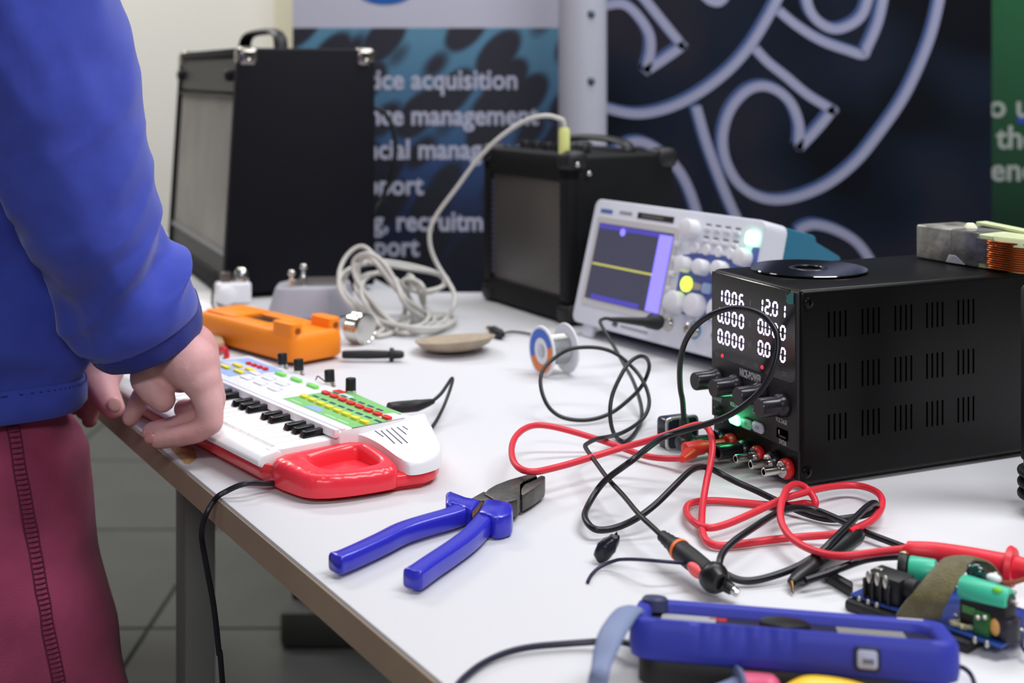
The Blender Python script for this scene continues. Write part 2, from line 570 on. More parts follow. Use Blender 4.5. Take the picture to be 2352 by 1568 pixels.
b3.part('top_rail', MB().box(((x0 + x1) / 2, YG, 1.77), (x1 - x0, .02, .03), .006), m_alu)
for s, u, v in (('o up', 2270, 246), ('the', 2288, 318), ('enc', 2274, 392)):
    p = D(u, v, YG)
    tx = MB().text(s, .066, Matrix.Translation((p.x, YG - .0006, p.z)) @ RX, 'LEFT', bold=.0013, ext=.0002)
    b3.part('text_line', tx, mat('green_banner_lettering', (170, 178, 172), .6), 'line of white lettering', angle=10)
p = D(2345, 275, YG)
b3.part('blue_mark', MB().box((p.x + .02, YG, p.z), (.055, .001, .016)), mat('blue_mark', (40, 70, 160), .6), 'small blue printed mark')

# grey post in front of the seam of the two banners
m_post = mat('post_paint', (186, 187, 200), 0.42, spec=.4)
xp = D(1338, 0, 2.35).x
post = Thing('grey_post', 'pale grey round post with two screws behind the small amplifier', 'post', (xp, 2.35, 0))
post.part('tube', MB().cyl((0, 0, .012), (0, 0, 2.2), .0435, n=40), m_post)
post.part('foot_plate', MB().cyl((0, 0, 0), (0, 0, .012), .075, n=40, bev=.003), m_post)
scr = None
for v in (33, 187):
    q = D(1357, v, 2.31)
    dx = q.x - xp; dy = -math.sqrt(.0435 ** 2 - dx * dx)
    if scr is None:
        scr = post.part('screw', MB().lathe([(.0075, 0), (.0075, .002), (.004, .0038)], 16, Matrix.Rotation(PI / 2, 4, 'X')), mat('dark_screw', (70, 84, 96), .35, metal=.7), 'dark screw')
        scr.location = (dx, dy + .0012, q.z)
    else:
        post.again(scr, (dx, dy + .0012, q.z))
# ================================================================== bench power supply
m_blk = mat('black_enamel', (6, 6, 7), 0.36, spec=0.22, bump=0.06, bs=900)
m_blkp = mat('black_plastic', (22, 22, 24), 0.5, bump=0.05, bs=500)
m_front = mat('charcoal_panel', (30, 30, 32), 0.55, bump=0.06, bs=700)
m_smoke = mat('smoked_window', (9, 8, 10), 0.12, spec=0.6)
m_dig = mat('lit_digit', (240, 235, 255), 0.4, emit=(222, 205, 255), es=2.0)
m_dotr = mat('lit_red_led', (200, 20, 30), 0.4, emit=(255, 30, 45), es=2.0)
m_print = mat('panel_print', (176, 176, 180), 0.6)
m_dimp = mat('dim_panel_print', (128, 126, 128), 0.6)
m_knob = mat('knob_black', (24, 24, 32), 0.27, spec=0.6)
m_knobf = mat('knob_cap_face', (50, 48, 50), 0.6)
m_red = mat('red_plastic', (188, 22, 28), 0.35, spec=0.5)
m_chrome = mat('chrome', (205, 203, 198), 0.16, metal=1.0)
m_dark = mat('hole_black', (2, 2, 2), 0.9, spec=0.0)
m_screw = mat('black_screw', (26, 26, 28), 0.25, metal=0.8)
m_teal = mat('teal_film', (22, 112, 108), 0.3)

QW, QH, QD = .127, .1526, .285
PB = V((.2237, 1.0158, T + .004))
yaw = .4138
# x = along the front towards its left end (seen from the front), y = depth, z up
Mp = Matrix(((-math.sin(yaw), math.cos(yaw), 0, PB.x), (math.cos(yaw), math.sin(yaw), 0, PB.y), (0, 0, 1, PB.z), (0, 0, 0, 1)))
# keep it right handed: use x' = -x (towards the corner), measured as q = distance from the right edge
Mp = Matrix(((math.sin(yaw), math.cos(yaw), 0, PB.x), (-math.cos(yaw), math.sin(yaw), 0, PB.y), (0, 0, 1, PB.z), (0, 0, 0, 1)))
ps = Thing('power_supply', 'black bench power supply with two columns of lit white digits', 'power supply', M=Mp)
# local: x = -q, y = depth behind the front, z = height
q = lambda v: -v / 1000.0
ps.part('case', MB().box((-QW / 2, QD / 2 + .0012, QH / 2), (QW, QD, QH), .0042, 3), m_blk)
rim = MB().prism(rr(QW, QH, .006, 5, -QW / 2, QH / 2), -.0006, .003, .0008, 2, Matrix.Rotation(PI / 2, 4, 'X') @ Matrix.Diagonal((1, 1, -1, 1)))
ps.part('front_panel', MB().box((-QW / 2, .0005, .0885), (QW - .004, .003, .1245), .001, 2), m_front)
ps.part('lower_panel', MB().box((-QW / 2, .0028, .0135), (QW - .004, .003, .027), .0008, 2), m_front, 'recessed terminal panel')
RXF = Matrix.Rotation(PI / 2, 4, 'X')       # XY drawings stand up facing -Y
ps.part('display_window', MB().prism(rr(.1195, .0725, .008, 5, -.0635, .1145), -.0018, -.0009 + .0018, .0003, 1,
        Matrix.Translation((0, -.0004, 0)) @ RXF), m_smoke, 'smoked display window')

SEG = {'0': 'abcdef', '1': 'bc', '2': 'abged', '6': 'acdefg'}

def seven(mb, ch, cx, cz, w, h, t=.0018, sl=.06):
    g = .0004
    def hexa(a, b):
        d = (b - a).normalized(); n = V((-d.y, d.x, 0)) * t / 2
        a = a + d * g; b = b - d * g
        ps_ = [a, a + d * t / 2 + n, b - d * t / 2 + n, b, b - d * t / 2 - n, a + d * t / 2 - n]
        return [(p.x + sl * (p.y - cz), p.y) for p in ps_]
    xl, xr = cx - w / 2 + t / 2, cx + w / 2 - t / 2
    zt, zm, zb = cz + h / 2 - t / 2, cz, cz - h / 2 + t / 2
    ends = {'a': ((xl, zt), (xr, zt)), 'b': ((xr, zt), (xr, zm)), 'c': ((xr, zm), (xr, zb)), 'd': ((xl, zb), (xr, zb)),
            'e': ((xl, zm), (xl, zb)), 'f': ((xl, zt), (xl, zm)), 'g': ((xl, zm), (xr, zm))}
    for s in SEG[ch]:
        a, b = ends[s]
        mb.prism(hexa(V((a[0], a[1], 0)), V((b[0], b[1], 0))), 0, .0002)

FACE = Matrix.Translation((0, -.00133, 0)) @ RXF
rows = [('1006', 131.9, '1201', 133.4), ('0000', 115.1, '0000', 116.2), ('0000', 97.2, '0010', 98.7)]
dots = [(0, 1, 1), (1, 0, 0), (2, 0, 0)]
for ri, (sl_, zl, sr_, zr) in enumerate(rows):
    for s, cs, z in ((sl_, (110.6, 99.4, 88.9, 78.4), zl), (sr_, (50.9, 41.0, 30.6, 20.2), zr)):
        dp = 1 if ri == 0 else 0
        for k, ch in enumerate(s):
            mb = MB()
            seven(mb, ch, q(cs[k]), z / 1000, .0074, .0122)
            if k == dp:
                mb.prism(rr(.0019, .0019, .0006, 2, q(cs[k] - 4.6), z / 1000 - .0056), 0, .0002)
            me = mb.mesh('digit', m_dig, 38, FACE)
            link('digit', me, ps.root)
tx = MB()
for s, a, z in (('V', 65.8, 132), ('A', 66, 114.6), ('W', 66, 97.4)):
    tx.text(s, .0085, FACE @ Matrix.Translation((q(a), z / 1000, 0)), sx=.6)
for s, a, z in (('C.V', 114.9, 80.3), ('C.C', 76.1, 81.7), ('C.V', 56.8, 82.8), ('C.C', 18.2, 83.9)):
    tx.text(s, .0046, FACE @ Matrix.Translation((q(a), z / 1000, 0)), sx=.75)
ps.part('unit_lettering', tx, m_dimp, 'dim unit letters', angle=10, kind='stuff')
led = None
for a, z in ((107.1, 81), (48.4, 83.3)):
    if led is None:
        led = ps.part('status_led', MB().lathe([(.0016, 0), (.0012, .0008), (.0002, .001)], 12, Matrix.Rotation(PI / 2, 4, 'X')), m_dotr, 'red status light')
        led.location = (q(a), -.0013, z / 1000)
    else:
        ps.again(led, (q(a), -.0013, z / 1000))
FP = Matrix.Translation((0, -.0012, 0)) @ RXF
tx = MB()
tx.text('NICE-POWER', .0086, FP @ Matrix.Translation((q(65.8), .0724, 0)), bold=.00036, sx=.56, space=1.08)
for a, z, s in ((116, 42.2, 'CURRENT'), (88, 43, 'VOLTAGE'), (55, 44.6, 'CURRENT'), (22.3, 45.8, 'VOLTAGE'), (113, 25.5, 'POWER'), (20.5, 29.3, '5V/2A')):
    tx.text(s, .0050 if s != '5V/2A' else .0056, FP @ Matrix.Translation((q(a), z / 1000, 0)), bold=.00006, sx=.68)
F2 = Matrix.Translation((0, .0011, 0)) @ RXF
for a, z, s in ((34.6, 2.6, '-'), (26.5, 2.8, 'SER/PAR'), (17, 3.2, '+'), (56, 2.2, '+'), (66, 2.2, 'GND')):
    tx.text(s, .0042, F2 @ Matrix.Translation((q(a), z / 1000, 0)), bold=.00006, sx=.7)
ps.part('front_lettering', tx, m_print, 'pale front lettering', angle=10, kind='stuff')
# knobs
kp = [(.0100, 0), (.0102, .001), (.0098, .0035), (.0086, .0068), (.0078, .0085), (.0076, .0230), (.0070, .0238)]
kn = None
for a, z in ((114.0, 59.8), (85.1, 60.3), (49.2, 61.5), (19.3, 59.3)):
    if kn is None:
        kn = ps.part('knob', MB().lathe(kp, 32, RXF), m_knob)
        cap = ps.part('knob_face', MB().lathe([(.0071, 0), (.0071, .0003)], 32, RXF @ Matrix.Translation((0, 0, .0237))), m_knobf, parent=kn)
        kn.location = (q(a), -.001, z / 1000)
    else:
        c = ps.again(kn, (q(a), -.001, z / 1000)); ps.again(cap, parent=c)
# push button and three pill buttons
ps.part('power_button', MB().lathe([(.0044, 0), (.0044, .002), (.0036, .0026), (.0034, .0046), (.0028, .0052)], 24, Matrix.Translation((q(112.5), -.001, .0332)) @ RXF), m_blkp)
m_pg = mat('lit_green_button', (190, 255, 214), 0.4, emit=(70, 255, 150), es=9.0)
m_pg2 = mat('green_tinted_button', (126, 212, 166), 0.4)
m_pw = mat('white_button', (196, 198, 214), 0.4)
for a, z, m_, lb in ((87.3, 31.6, m_pg, 'glowing green button'), (69.6, 32.4, m_pg2, 'pale green button'), (53.0, 33.4, m_pw, 'pale grey button')):
    ps.part('memory_button', MB().prism(rr(.0156, .0086, .0036, 4, q(a), z / 1000), 0, .0022, .0007, 2, Matrix.Translation((0, -.001, 0)) @ RXF), m_, lb)
tx = MB()
for a, z, s in ((69.6, 32.4, 'II'), (53.0, 33.4, 'III')):
    tx.text(s, .0044, Matrix.Translation((0, -.0033, 0)) @ RXF @ Matrix.Translation((q(a), z / 1000, 0)), space=1.4)
ps.part('button_marks', tx, mat('button_mark', (98, 100, 116), .6), angle=10, kind='stuff')
gl = bpy.data.lights.new('button_glow', 'POINT'); gl.energy = .006; gl.color = (.12, 1, .42); gl.shadow_soft_size = .003
glo = bpy.data.objects.new('button_glow', gl); COL.objects.link(glo); glo.parent = ps.root; glo.location = (q(87.3), -.009, .033)
# usb socket
us = ps.part('usb_socket', MB().box((q(21), -.0014, .0358), (.0142, .0012, .0078), .0003, 1), m_dark)
ps.part('contact_tongue', MB().box((q(19), -.0022, .0344), (.0082, .0012, .0016)), mat('usb_tongue', (44, 44, 46), .5), parent=us)
ps.part('metal_clip', MB().box((q(23.4), -.0022, .0372), (.0009, .0012, .0036)), m_chrome, parent=us)
# binding posts
def post_base(a, z, col):
    b = MB().lathe([(.0076, 0), (.0082, .0012), (.0080, .0048), (.0066, .0066), (.0052, .0068)], 28, Matrix.Translation((q(a), .0012, z / 1000)) @ RXF)
    return b
def metal_post(o, a, z):
    ps.part('metal_sleeve', MB().lathe([(.0064, .0060), (.0064, .0074), (.0036, .0076), (.0036, .0105), (.0031, .0107), (.0031, .0112), (.0035, .0114), (.0035, .0235), (.0031, .0239), (.0023, .0239), (.0023, .0200)], 24,
            Matrix.Translation((q(a), .0012, z / 1000)) @ RXF), m_chrome, 'bare metal post', parent=o)
    ps.part('bore', MB().lathe([(.0022, .0216), (.0022, .0230)], 16, Matrix.Translation((q(a), .0012, z / 1000)) @ RXF), m_dark, parent=o)
for a, z, kind in ((112.4, 9.4, 'black_lead'), (95.2, 9.6, 'red_lead'), (75.6, 9.4, 'black_cap'), (55.0, 9.7, 'red'), (33.6, 10.8, 'black'), (15.6, 10.0, 'red')):
    rd = kind.startswith('red')
    o = ps.part('binding_post', post_base(a, z, rd), m_red if rd else m_knob, 'red binding post' if rd else 'black binding post')
    if kind == 'black_cap':
        o2 = ps.part('screw_cap', MB().lathe([(.0050, .0066), (.0056, .0072), (.0056, .0110), (.0061, .0125), (.0061, .0270), (.0055, .0276), (.0040, .0276), (.0040, .0240)], 28, Matrix.Translation((q(a), .0012, z / 1000)) @ RXF), m_knob, parent=o)
        ps.part('bore', MB().lathe([(.0039, .0256), (.0039, .0266)], 20, Matrix.Translation((q(a), .0012, z / 1000)) @ RXF), m_dark, parent=o)
    if kind in ('red', 'black'):
        metal_post(o, a, z)
# the seventh terminal: ground post with a black cap beside the red lead
o = ps.part('screw_cap', MB().lathe([(.0050, .004), (.0056, .0045), (.0056, .0095), (.0061, .011), (.0061, .0255), (.0055, .0261), (.0040, .0261), (.0040, .023)], 28, Matrix.Translation((q(88.5), .0012, .0070)) @ RXF), m_knob)
ps.part('bore', MB().lathe([(.0039, .0242), (.0039, .0252)], 20, Matrix.Translation((q(88.5), .0012, .0070)) @ RXF), m_dark, parent=o)
# side face (local x = 0): screws and three rows of slots
RY = Matrix.Rotation(PI / 2, 4, 'Y')
sc_ = None
for t_, z in ((.0080, .1424), (.0064, .0107), (.275, .1424), (.275, .0107)):
    if sc_ is None:
        sc_ = ps.part('screw', MB().lathe([(.0047, 0), (.0044, .0012), (.003, .0022), (.0014, .0026), (.0012, .0012)], 20, RY), m_screw)
        sc_.location = (0, t_, z)
    else:
        ps.again(sc_, (0, t_, z))
sl = None
for zr in (.124, .0826, .0432):
    for cx in (.036, .0688, .1016, .134, .1668):
        for k in range(4):
            p_ = (.00004, cx - .0082 + k * .0054, zr)
            if sl is None:
                sl = ps.part('vent_slot', MB().box((0, 0, 0), (.0004, .0017, .0205), .00015, 1), m_dark); sl.location = p_
            else:
                ps.again(sl, p_)
# green film left on the window corner
ps.part('film_tab', MB().prism([(q(15.6), .1487), (q(14.4), .1466), (q(5.4), .1516), (q(5.6), .1413), (q(12.5), .1402), (q(15.2), .1420), (q(14.2), .1452)], 0, .0003, M=Matrix.Translation((0, -.0016, 0)) @ RXF), m_teal, 'scrap of teal protective film')
ft = None
for x_ in (-.02, -.107):
    for y_ in (.03, .255):
        if ft is None:
            ft = ps.part('rubber_foot', MB().lathe([(.008, 0), (.0075, -.0035), (.0065, -.004)], 16), m_dark); ft.location = (x_, y_, 0)
        else:
            ps.again(ft, (x_, y_, 0))

# shiny disc on top of the power supply
mdisc = mat('disc_gloss', (10, 10, 13), 0.06, spec=.6, coat=.5)
cd = Thing('glossy_disc', 'glossy dark disc with a centre hole lying on the power supply', 'disc', (.2545, 1.1215, PB.z + QH + .0008))
cd.part('plate', MB().lathe([(.0125, 0), (.0493, 0), (.0500, .0008), (.0493, .0016), (.0125, .0016), (.0120, .0008), (.0125, 0)], 64, cap=False), mdisc)
cd.part('hub_ring', MB().lathe([(.0122, .0014), (.0165, .0016), (.0160, .0020), (.0128, .0020), (.0122, .0014)], 40, cap=False), mat('disc_hub', (66, 66, 70), .2, metal=.8))

# taped packet with copper windings on the power supply
tk = Thing('taped_coil', 'pale green taped packet with a copper wire coil at its end', 'coil', M=Matrix.Translation(V((.3722, 1.196, PB.z + QH + .0006))) @ Matrix.Rotation(math.atan2(-.0795, .0401) , 4, 'Z'))
# local x runs towards the copper end (near right)
m_pale = mat('pale_green_core', (196, 206, 160), 0.7, var=0.15, vs=40)
m_tape = mat('crinkled_tape', (168, 168, 156), 0.22, spec=.7, bump=0.9, bs=60, rgb2=(116, 112, 106), vs=45)
m_cu = mat('copper_wire', (186, 96, 50), 0.25, metal=1.0)
m_foil = mat('grey_foil', (92, 92, 98), 0.35, metal=.3, bump=.6, bs=90)
core = tk.part('core', MB().prism([(0, 0), (.086, 0), (.112, .004), (.13, .02), (.13, .05), (0, .05)], 0, .0292, .0016, 2), m_pale)
tk.part('tape_wrap', MB().box((.0195, .0245, .0149), (.0425, .052, .0306), .002, 3), m_tape, 'crinkled clear tape')
tk.part('tape_wrap', MB().prism([(.040, -.0012), (.072, -.0012), (.066, .052), (.040, .052)], .0010, .0302, .0012, 2), mat('grey_tape', (122, 122, 118), .2, spec=.7, bump=.8, bs=50, rgb2=(84, 84, 88), vs=50), 'grey glossy tape')
tk.part('tape_flap', MB().prism([(.036, -.0030), (.0385, -.0038), (.060, -.0022), (.054, -.0012), (.038, -.0012)], .0006, .0076, .0004, 1, top=[(.0395, -.0026), (.040, -.0032), (.047, -.0022), (.047, -.0012), (.0395, -.0012)]), mat('tape_flap', (150, 150, 156), .3, bump=.4, bs=80), 'loose tape flap')
tk.part('foil_patch', MB().prism([(.070, -.0015), (.088, -.0012), (.086, .0004), (.071, .0004)], .005, .026, .0004, 1), m_foil, 'grey foil patch')
tk.part('tape_corner', MB().prism([(0, 0), (-.006, .003), (-.002, .012), (0, .012)], .009, .0268, .0004, 1, top=[(0, .002), (-.002, .004), (-.001, .010), (0, .010)]), mat('clear_film', (150, 156, 166), .2, alpha=.45), 'clear tape corner')
cw = None
for k in range(13):
    z = .0022 + k * .00188
    wob = .0006 * math.sin(k * 2.1)
    pts = spline([(.083 + wob, .006, z), (.0835 + wob, -.0022, z), (.092, -.0040 - wob, z + .0002), (.102 + wob, -.0030, z), (.114, .0012, z), (.128, .010, z), (.134, .022, z)], 5)
    o = tk.part('copper_turn', MB().tube(pts, .00105, 7), m_cu)
tk.part('paper_liner', MB().prism([(.094, -.0050), (.116, -.0005), (.130, .009), (.134, .02), (.12, .02), (.09, .008)], .0222, .0298, .0008, 2, top=[(.088, -.001), (.114, .002), (.128, .011), (.132, .02), (.12, .02), (.09, .008)]), m_pale, 'pale green paper liner')
tk.part('paper_strip', MB().box((.085, .041, .0306), (.10, .013, .003), .001, 2, rot=Matrix.Rotation(R(3), 4, 'Y')), m_pale, 'folded paper strip on top')
tk.part('paper_tab', MB().prism([(.036, .018), (.046, .012), (.052, .020), (.044, .028)], .0302, .0350, .001, 2, top=[(.040, .018), (.045, .016), (.048, .020), (.044, .023)]), mat('cream_paper', (232, 232, 204), .7), 'small cream paper tab')

# ================================================================== oscilloscope
SO = V((.0742, 1.6373, T + .0162))
sr = V((.55256, -.83347, 0)); su = V((.21136, .14012, .96731)); sn = sr.cross(su)
su = sn.cross(sr); 
Ms = Matrix(((sr.x, su.x, sn.x, SO.x), (sr.y, su.y, sn.y, SO.y), (sr.z, su.z, sn.z, SO.z), (0, 0, 0, 1)))
m_bez = mat('oscilloscope_white', (214, 216, 226), 0.45)
m_tealb = mat('teal_housing', (38, 104, 132), 0.5)
m_scr = mat('lcd_dark', (40, 40, 56), 0.3, emit=(58, 58, 76), es=.75)
m_purp = mat('lcd_violet', (120, 110, 240), 0.4, emit=(132, 122, 252), es=1.0)
m_purp2 = mat('lcd_indigo', (66, 60, 150), 0.4, emit=(76, 68, 178), es=.5)
m_trace = mat('lcd_yellow_trace', (190, 190, 90), 0.4, emit=(150, 148, 74), es=.9)
m_kw = mat('warm_white_plastic', (222, 221, 226), 0.4)
m_bluep = mat('blue_panel_print', (84, 98, 168), 0.5)
m_greyb = mat('grey_button', (120, 120, 128), 0.5)
os_ = Thing('oscilloscope', 'white digital oscilloscope with lit screen tilted back on its feet', 'oscilloscope', M=Ms)
W_, H_ = .3035, .156
os_.part('front_bezel', MB().prism(rr(W_, H_, .010, 5, W_ / 2, H_ / 2), -.034, 0, .0045, 3), m_bez)
MZY = Matrix(((0, 0, 1, 0), (0, 1, 0, 0), (1, 0, 0, 0), (0, 0, 0, 1)))
os_.part('rear_housing', MB().prism([(-.033, .005), (-.033, .1545), (-.080, .1545), (-.083, .148), (-.126, .139), (-.126, .0205), (-.062, .005)], .003, W_ - .002, .003, 2, MZY), m_tealb, 'teal stepped rear housing', recalc=True)
fo = None
for x_ in (.030, .274):
    if fo is None:
        fo = os_.part('flip_foot', MB().box((0, -.0064, -.0075), (.020, .0170, .007), .002, 2), m_bez); fo.location = (x_, 0, 0)
    else:
        os_.again(fo, (x_, 0, 0))
os_.part('rear_foot', MB().box((W_ / 2, .0175, -.112), (.26, .006, .012), .002, 2), m_tealb)
# screen
os_.part('screen_frame', MB().prism(rr(.158, .112, .005, 4, .090, .079), -.001, .0012, .0008, 1), mat('screen_frame_grey', (196, 194, 194), .5))
scn = os_.part('screen', MB().box((.0900, .0792, .0010), (.1425, .0945, .0012)), m_scr)
os_.part('menu_column', MB().box((.1488, .0782, .0020), (.0238, .0905, .0006)), m_purp, 'violet menu column', parent=scn)
os_.part('status_bar', MB().box((.0790, .1226, .0020), (.117, .0055, .0006)), m_purp2, 'violet status bar', parent=scn)
os_.part('status_bar', MB().box((.078, .0355, .0020), (.092, .0060, .0006)), m_purp2, 'violet footer bar', parent=scn)
os_.part('trigger_marker', MB().lathe([(.0046, .0018), (.0046, .0028)], 16, Matrix.Translation((.0686, .1188, 0))), m_purp, parent=scn)
os_.part('trace', MB().box((.0795, .0754, .0021), (.116, .0022, .0006)), m_trace, 'yellow trace line', parent=scn)
gr = None
for k in range(1, 8):
    if gr is None:
        gr = os_.part('grid_line', MB().box((0, .078, .0018), (.0003, .076, .0003)), mat('lcd_grid', (70, 70, 92), .4, emit=(66, 66, 84), es=.6), parent=scn); gr.location = (.0215 + .0144, 0, 0)
    else:
        os_.again(gr, (.0215 + .0144 * (k + 0), 0, 0))
# model plates
os_.part('name_plate', MB().box((.0265, .1418, .0003), (.0235, .0048, .0006)), mat('label_blue', (70, 110, 170), .5), 'small blue name print')
os_.part('name_print', MB().box((.0645, .1428, .0003), (.0240, .0036, .0006)), mat('label_grey', (150, 152, 160), .5), 'small grey print')
npl = os_.part('info_plate', MB().box((.1210, .1424, .0003), (.0665, .0072, .0006)), mat('label_black', (26, 26, 26), .4), 'black model plate')
os_.part('plate_print', MB().box((.116, .1424, .0008), (.040, .0020, .0003)), mat('label_dimprint', (110, 110, 104), .5), parent=npl)
# blue print fields
os_.part('blue_field', MB().prism([(.1850, .105), (.300, .105), (.300, .126), (.290, .126), (.287, .113), (.2, .109)], 0, .0004), m_bluep, 'blue printed field')
os_.part('blue_field', MB().box((.2405, .072, .0002), (.118, .066, .0004)), m_bluep, 'blue printed field')
# knobs and buttons
def rbtn(name, x_, y_, r_, h_, m_=m_kw, lab=None, n_=24):
    return os_.part(name, MB().lathe([(r_ * 1.04, 0), (r_, h_ * .86), (r_ * .94, h_ * .97), (r_ * .86, h_), (.0001, h_)], n_, Matrix.Translation((x_, y_, 0))), m_, lab)
big = rbtn('selector_knob', .1915, .135, .0105, .015)
for x_, y_, r_ in ((.192, .094, .0088), (.222, .094, .0088), (.252, .096, .0088), (.283, .1125, .0095), (.190, .050, .0125), (.223, .0515, .0125), (.262, .052, .0125)):
    rbtn('knob', x_, y_, r_, .014)
sb = None
for y_ in (.1155, .0985, .081, .0635, .0465):
    if sb is None:
        sb = os_.part('soft_button', MB().box((0, 0, .0015), (.0095, .0062, .0042), .0012, 2), m_kw); sb.location = (.1706, y_, 0)
    else:
        os_.again(sb, (.1706, y_, 0))
gb = None
for y_ in (.1405, .1262):
    for x_ in (.2145, .2305, .2465, .2625):
        if gb is None:
            gb = os_.part('menu_button', MB().box((0, 0, .0012), (.0098, .0048, .0034), .0012, 2), m_kw)
            gs = os_.part('button_caption', MB().box((0, .0046, .0002), (.0085, .0022, .0004)), m_greyb, parent=gb); gb.location = (x_, y_ - .002, 0)
        else:
            c = os_.again(gb, (x_, y_ - .002, 0)); os_.again(gs, parent=c)
rb = None
for x_ in (.2015, .2205, .2405, .2600):
    if rb is None:
        rb = os_.part('round_button', MB().lathe([(.0062, 0), (.0062, .003), (.005, .0042)], 18), m_kw); rb.location = (x_, .1145, 0)
    else:
        os_.again(rb, (x_, .1145, 0))
os_.part('run_button', MB().prism(rr(.0170, .0145, .004, 4, .2882, .1348), 0, .0045, .0014, 2), mat('lit_run_button', (210, 255, 230), .4, emit=(150, 255, 190), es=4.0), 'glowing green run button')
os_.part('channel_button', MB().lathe([(.0086, 0), (.0086, .0032), (.0068, .0050), (.0001, .0054)], 24, Matrix.Translation((.1985, .0727, 0))), mat('lit_channel_button', (215, 240, 90), .4, emit=(208, 240, 70), es=1.4), 'lit yellow channel button')
os_.part('math_button', MB().prism(rr(.012, .008, .002, 3, .2155, .0722), 0, .003, .0008, 2), mat('beige_button', (186, 172, 164), .5), 'beige button')
os_.part('channel_button', MB().prism(rr(.015, .012, .004, 3, .2330, .0722), 0, .004, .001, 2), mat('pale_blue_button', (160, 184, 220), .5), 'pale blue channel button')
bn = None
for x_ in (.1800, .2250, .270):
    if bn is None:
        bn = os_.part('bnc_socket', MB().lathe([(.0085, 0), (.0085, .002), (.0062, .0022), (.0062, .012), (.0052, .0125), (.0048, .006)], 24), m_chrome); bn.location = (x_, .0245, 0)
    else:
        os_.again(bn, (x_, .0245, 0))
os_.part('bnc_ring', MB().lathe([(.0098, 0), (.0098, .0016), (.0086, .0016)], 24, Matrix.Translation((.2250, .0245, 0)), cap=True), mat('blue_ring', (70, 140, 190), .5), 'blue channel ring')
os_.part('usb_port', MB().box((.0862, .0095, .0006), (.0090, .0055, .0016), .0004, 1), mat('port_grey', (70, 70, 72), .5))
os_.part('port_print', MB().box((.122, .0085, .0002), (.050, .0030, .0004)), mat('label_grey', (150, 152, 160), .5))

# ================================================================== amplifiers
m_tolex = mat('dark_vinyl', (16, 17, 25), 0.62, spec=.2, bump=0.5, bs=700)
m_ctl = mat('dark_control_panel', (62, 62, 60), 0.5)
m_cloth, nt, bs = bmat('grille_cloth')
tc = nt.nodes.new('ShaderNodeTexCoord'); w1 = nt.nodes.new('ShaderNodeTexWave'); w1.bands_direction = 'Z'; w1.inputs['Scale'].default_value = 140; w1.inputs['Distortion'].default_value = .4
n1 = nt.nodes.new('ShaderNodeTexNoise'); n1.inputs['Scale'].default_value = 9
mx = nt.nodes.new('ShaderNodeMix'); mx.data_type = 'RGBA'; mx.inputs[6].default_value = lin((124, 121, 117)); mx.inputs[7].default_value = lin((164, 160, 154))
mm = nt.nodes.new('ShaderNodeMath'); mm.operation = 'MULTIPLY_ADD'; mm.inputs[1].default_value = .35
nt.links.new(tc.outputs['Object'], w1.inputs['Vector']); nt.links.new(tc.outputs['Object'], n1.inputs['Vector'])
nt.links.new(w1.outputs['Fac'], mm.inputs[0]); nt.links.new(n1.outputs['Fac'], mm.inputs[2]); nt.links.new(mm.outputs[0], mx.inputs[0]); nt.links.new(mx.outputs[2], bs.inputs['Base Color'])
bs.inputs['Roughness'].default_value = .85
m_pipe = mat('silver_piping', (120, 120, 124), .4)

# local: x along the side to the right/away, y along the front to the left/away
AC = V((-.414, 1.872, T)); ay = math.atan2(.406, .914)
am = Thing('guitar_amplifier', 'large dark guitar amplifier with pale grille cloth and metal corners', 'amplifier', AC, ay)
DW, DD, DH, LEAN = .492, .228, .362, .022
prof = [(0, .008), (DD, .008), (DD, DH), (LEAN, DH)]
MYZ = Matrix(((1, 0, 0, 0), (0, 0, 1, 0), (0, 1, 0, 0), (0, 0, 0, 1)))   # XY outline -> XZ plane, extruded along +Y
am.part('cabinet', MB().prism([(.012, .008), (DD, .008), (DD, DH), (LEAN + .012, DH)], .001, DW - .001, .006, 3, MYZ, None), m_tolex, recalc=True)
for y0, y1 in ((0, .020), (DW - .020, DW)):
    am.part('side_cheek', MB().prism(prof, y0, y1, .004, 2, MYZ), m_tolex, recalc=True)
am.part('top_board', MB().prism([(LEAN - .001, DH - .012), (DD, DH - .012), (DD, DH + .001), (LEAN, DH + .001)], .003, DW - .003, .003, 2, MYZ), m_tolex, recalc=True)
am.part('bottom_board', MB().prism([(0, .008), (DD, .008), (DD, .03), (.0015, .03)], .003, DW - .003, .003, 2, MYZ), m_tolex, recalc=True)
fx = lambda z: LEAN * (z - .008) / (DH - .008)
def fplate(name, y0, y1, z0, z1, off, th, m_, lab=None, bev=.001):
    return am.part(name, MB().prism([(fx(z0) + off, z0), (fx(z0) + off + th, z0), (fx(z1) + off + th, z1), (fx(z1) + off, z1)], y0, y1, bev, 1, MYZ), m_, lab, recalc=True)
cp = fplate('control_panel', .022, DW - .022, .298, .349, .004, .006, m_ctl, 'dark control panel')
fplate('grille', .022, DW - .022, .066, .290, .006, .006, m_cloth, 'pale woven grille cloth')
fplate('lower_board', .022, DW - .022, .030, .060, .005, .006, m_blkp, 'dark lower board')
fplate('piping', .020, DW - .020, .289, .294, .002, .004, m_blkp, 'dark piping', .0005)
fplate('piping', .020, DW - .020, .060, .067, .002, .005, m_pipe, 'pale piping', .0005)
kn = None
for k in range(2):
    y_ = .045 + k * .40
    MK = Matrix.Rotation(-PI / 2, 4, 'Y')
    if kn is None:
        kn = am.part('control_knob', MB().lathe([(.009, 0), (.009, .010), (.0065, .013)], 18, MK), m_blkp); kn.location = (fx(.323) + .004, y_, .323)
    else:
        am.again(kn, (fx(.323) + .004, y_, .323))
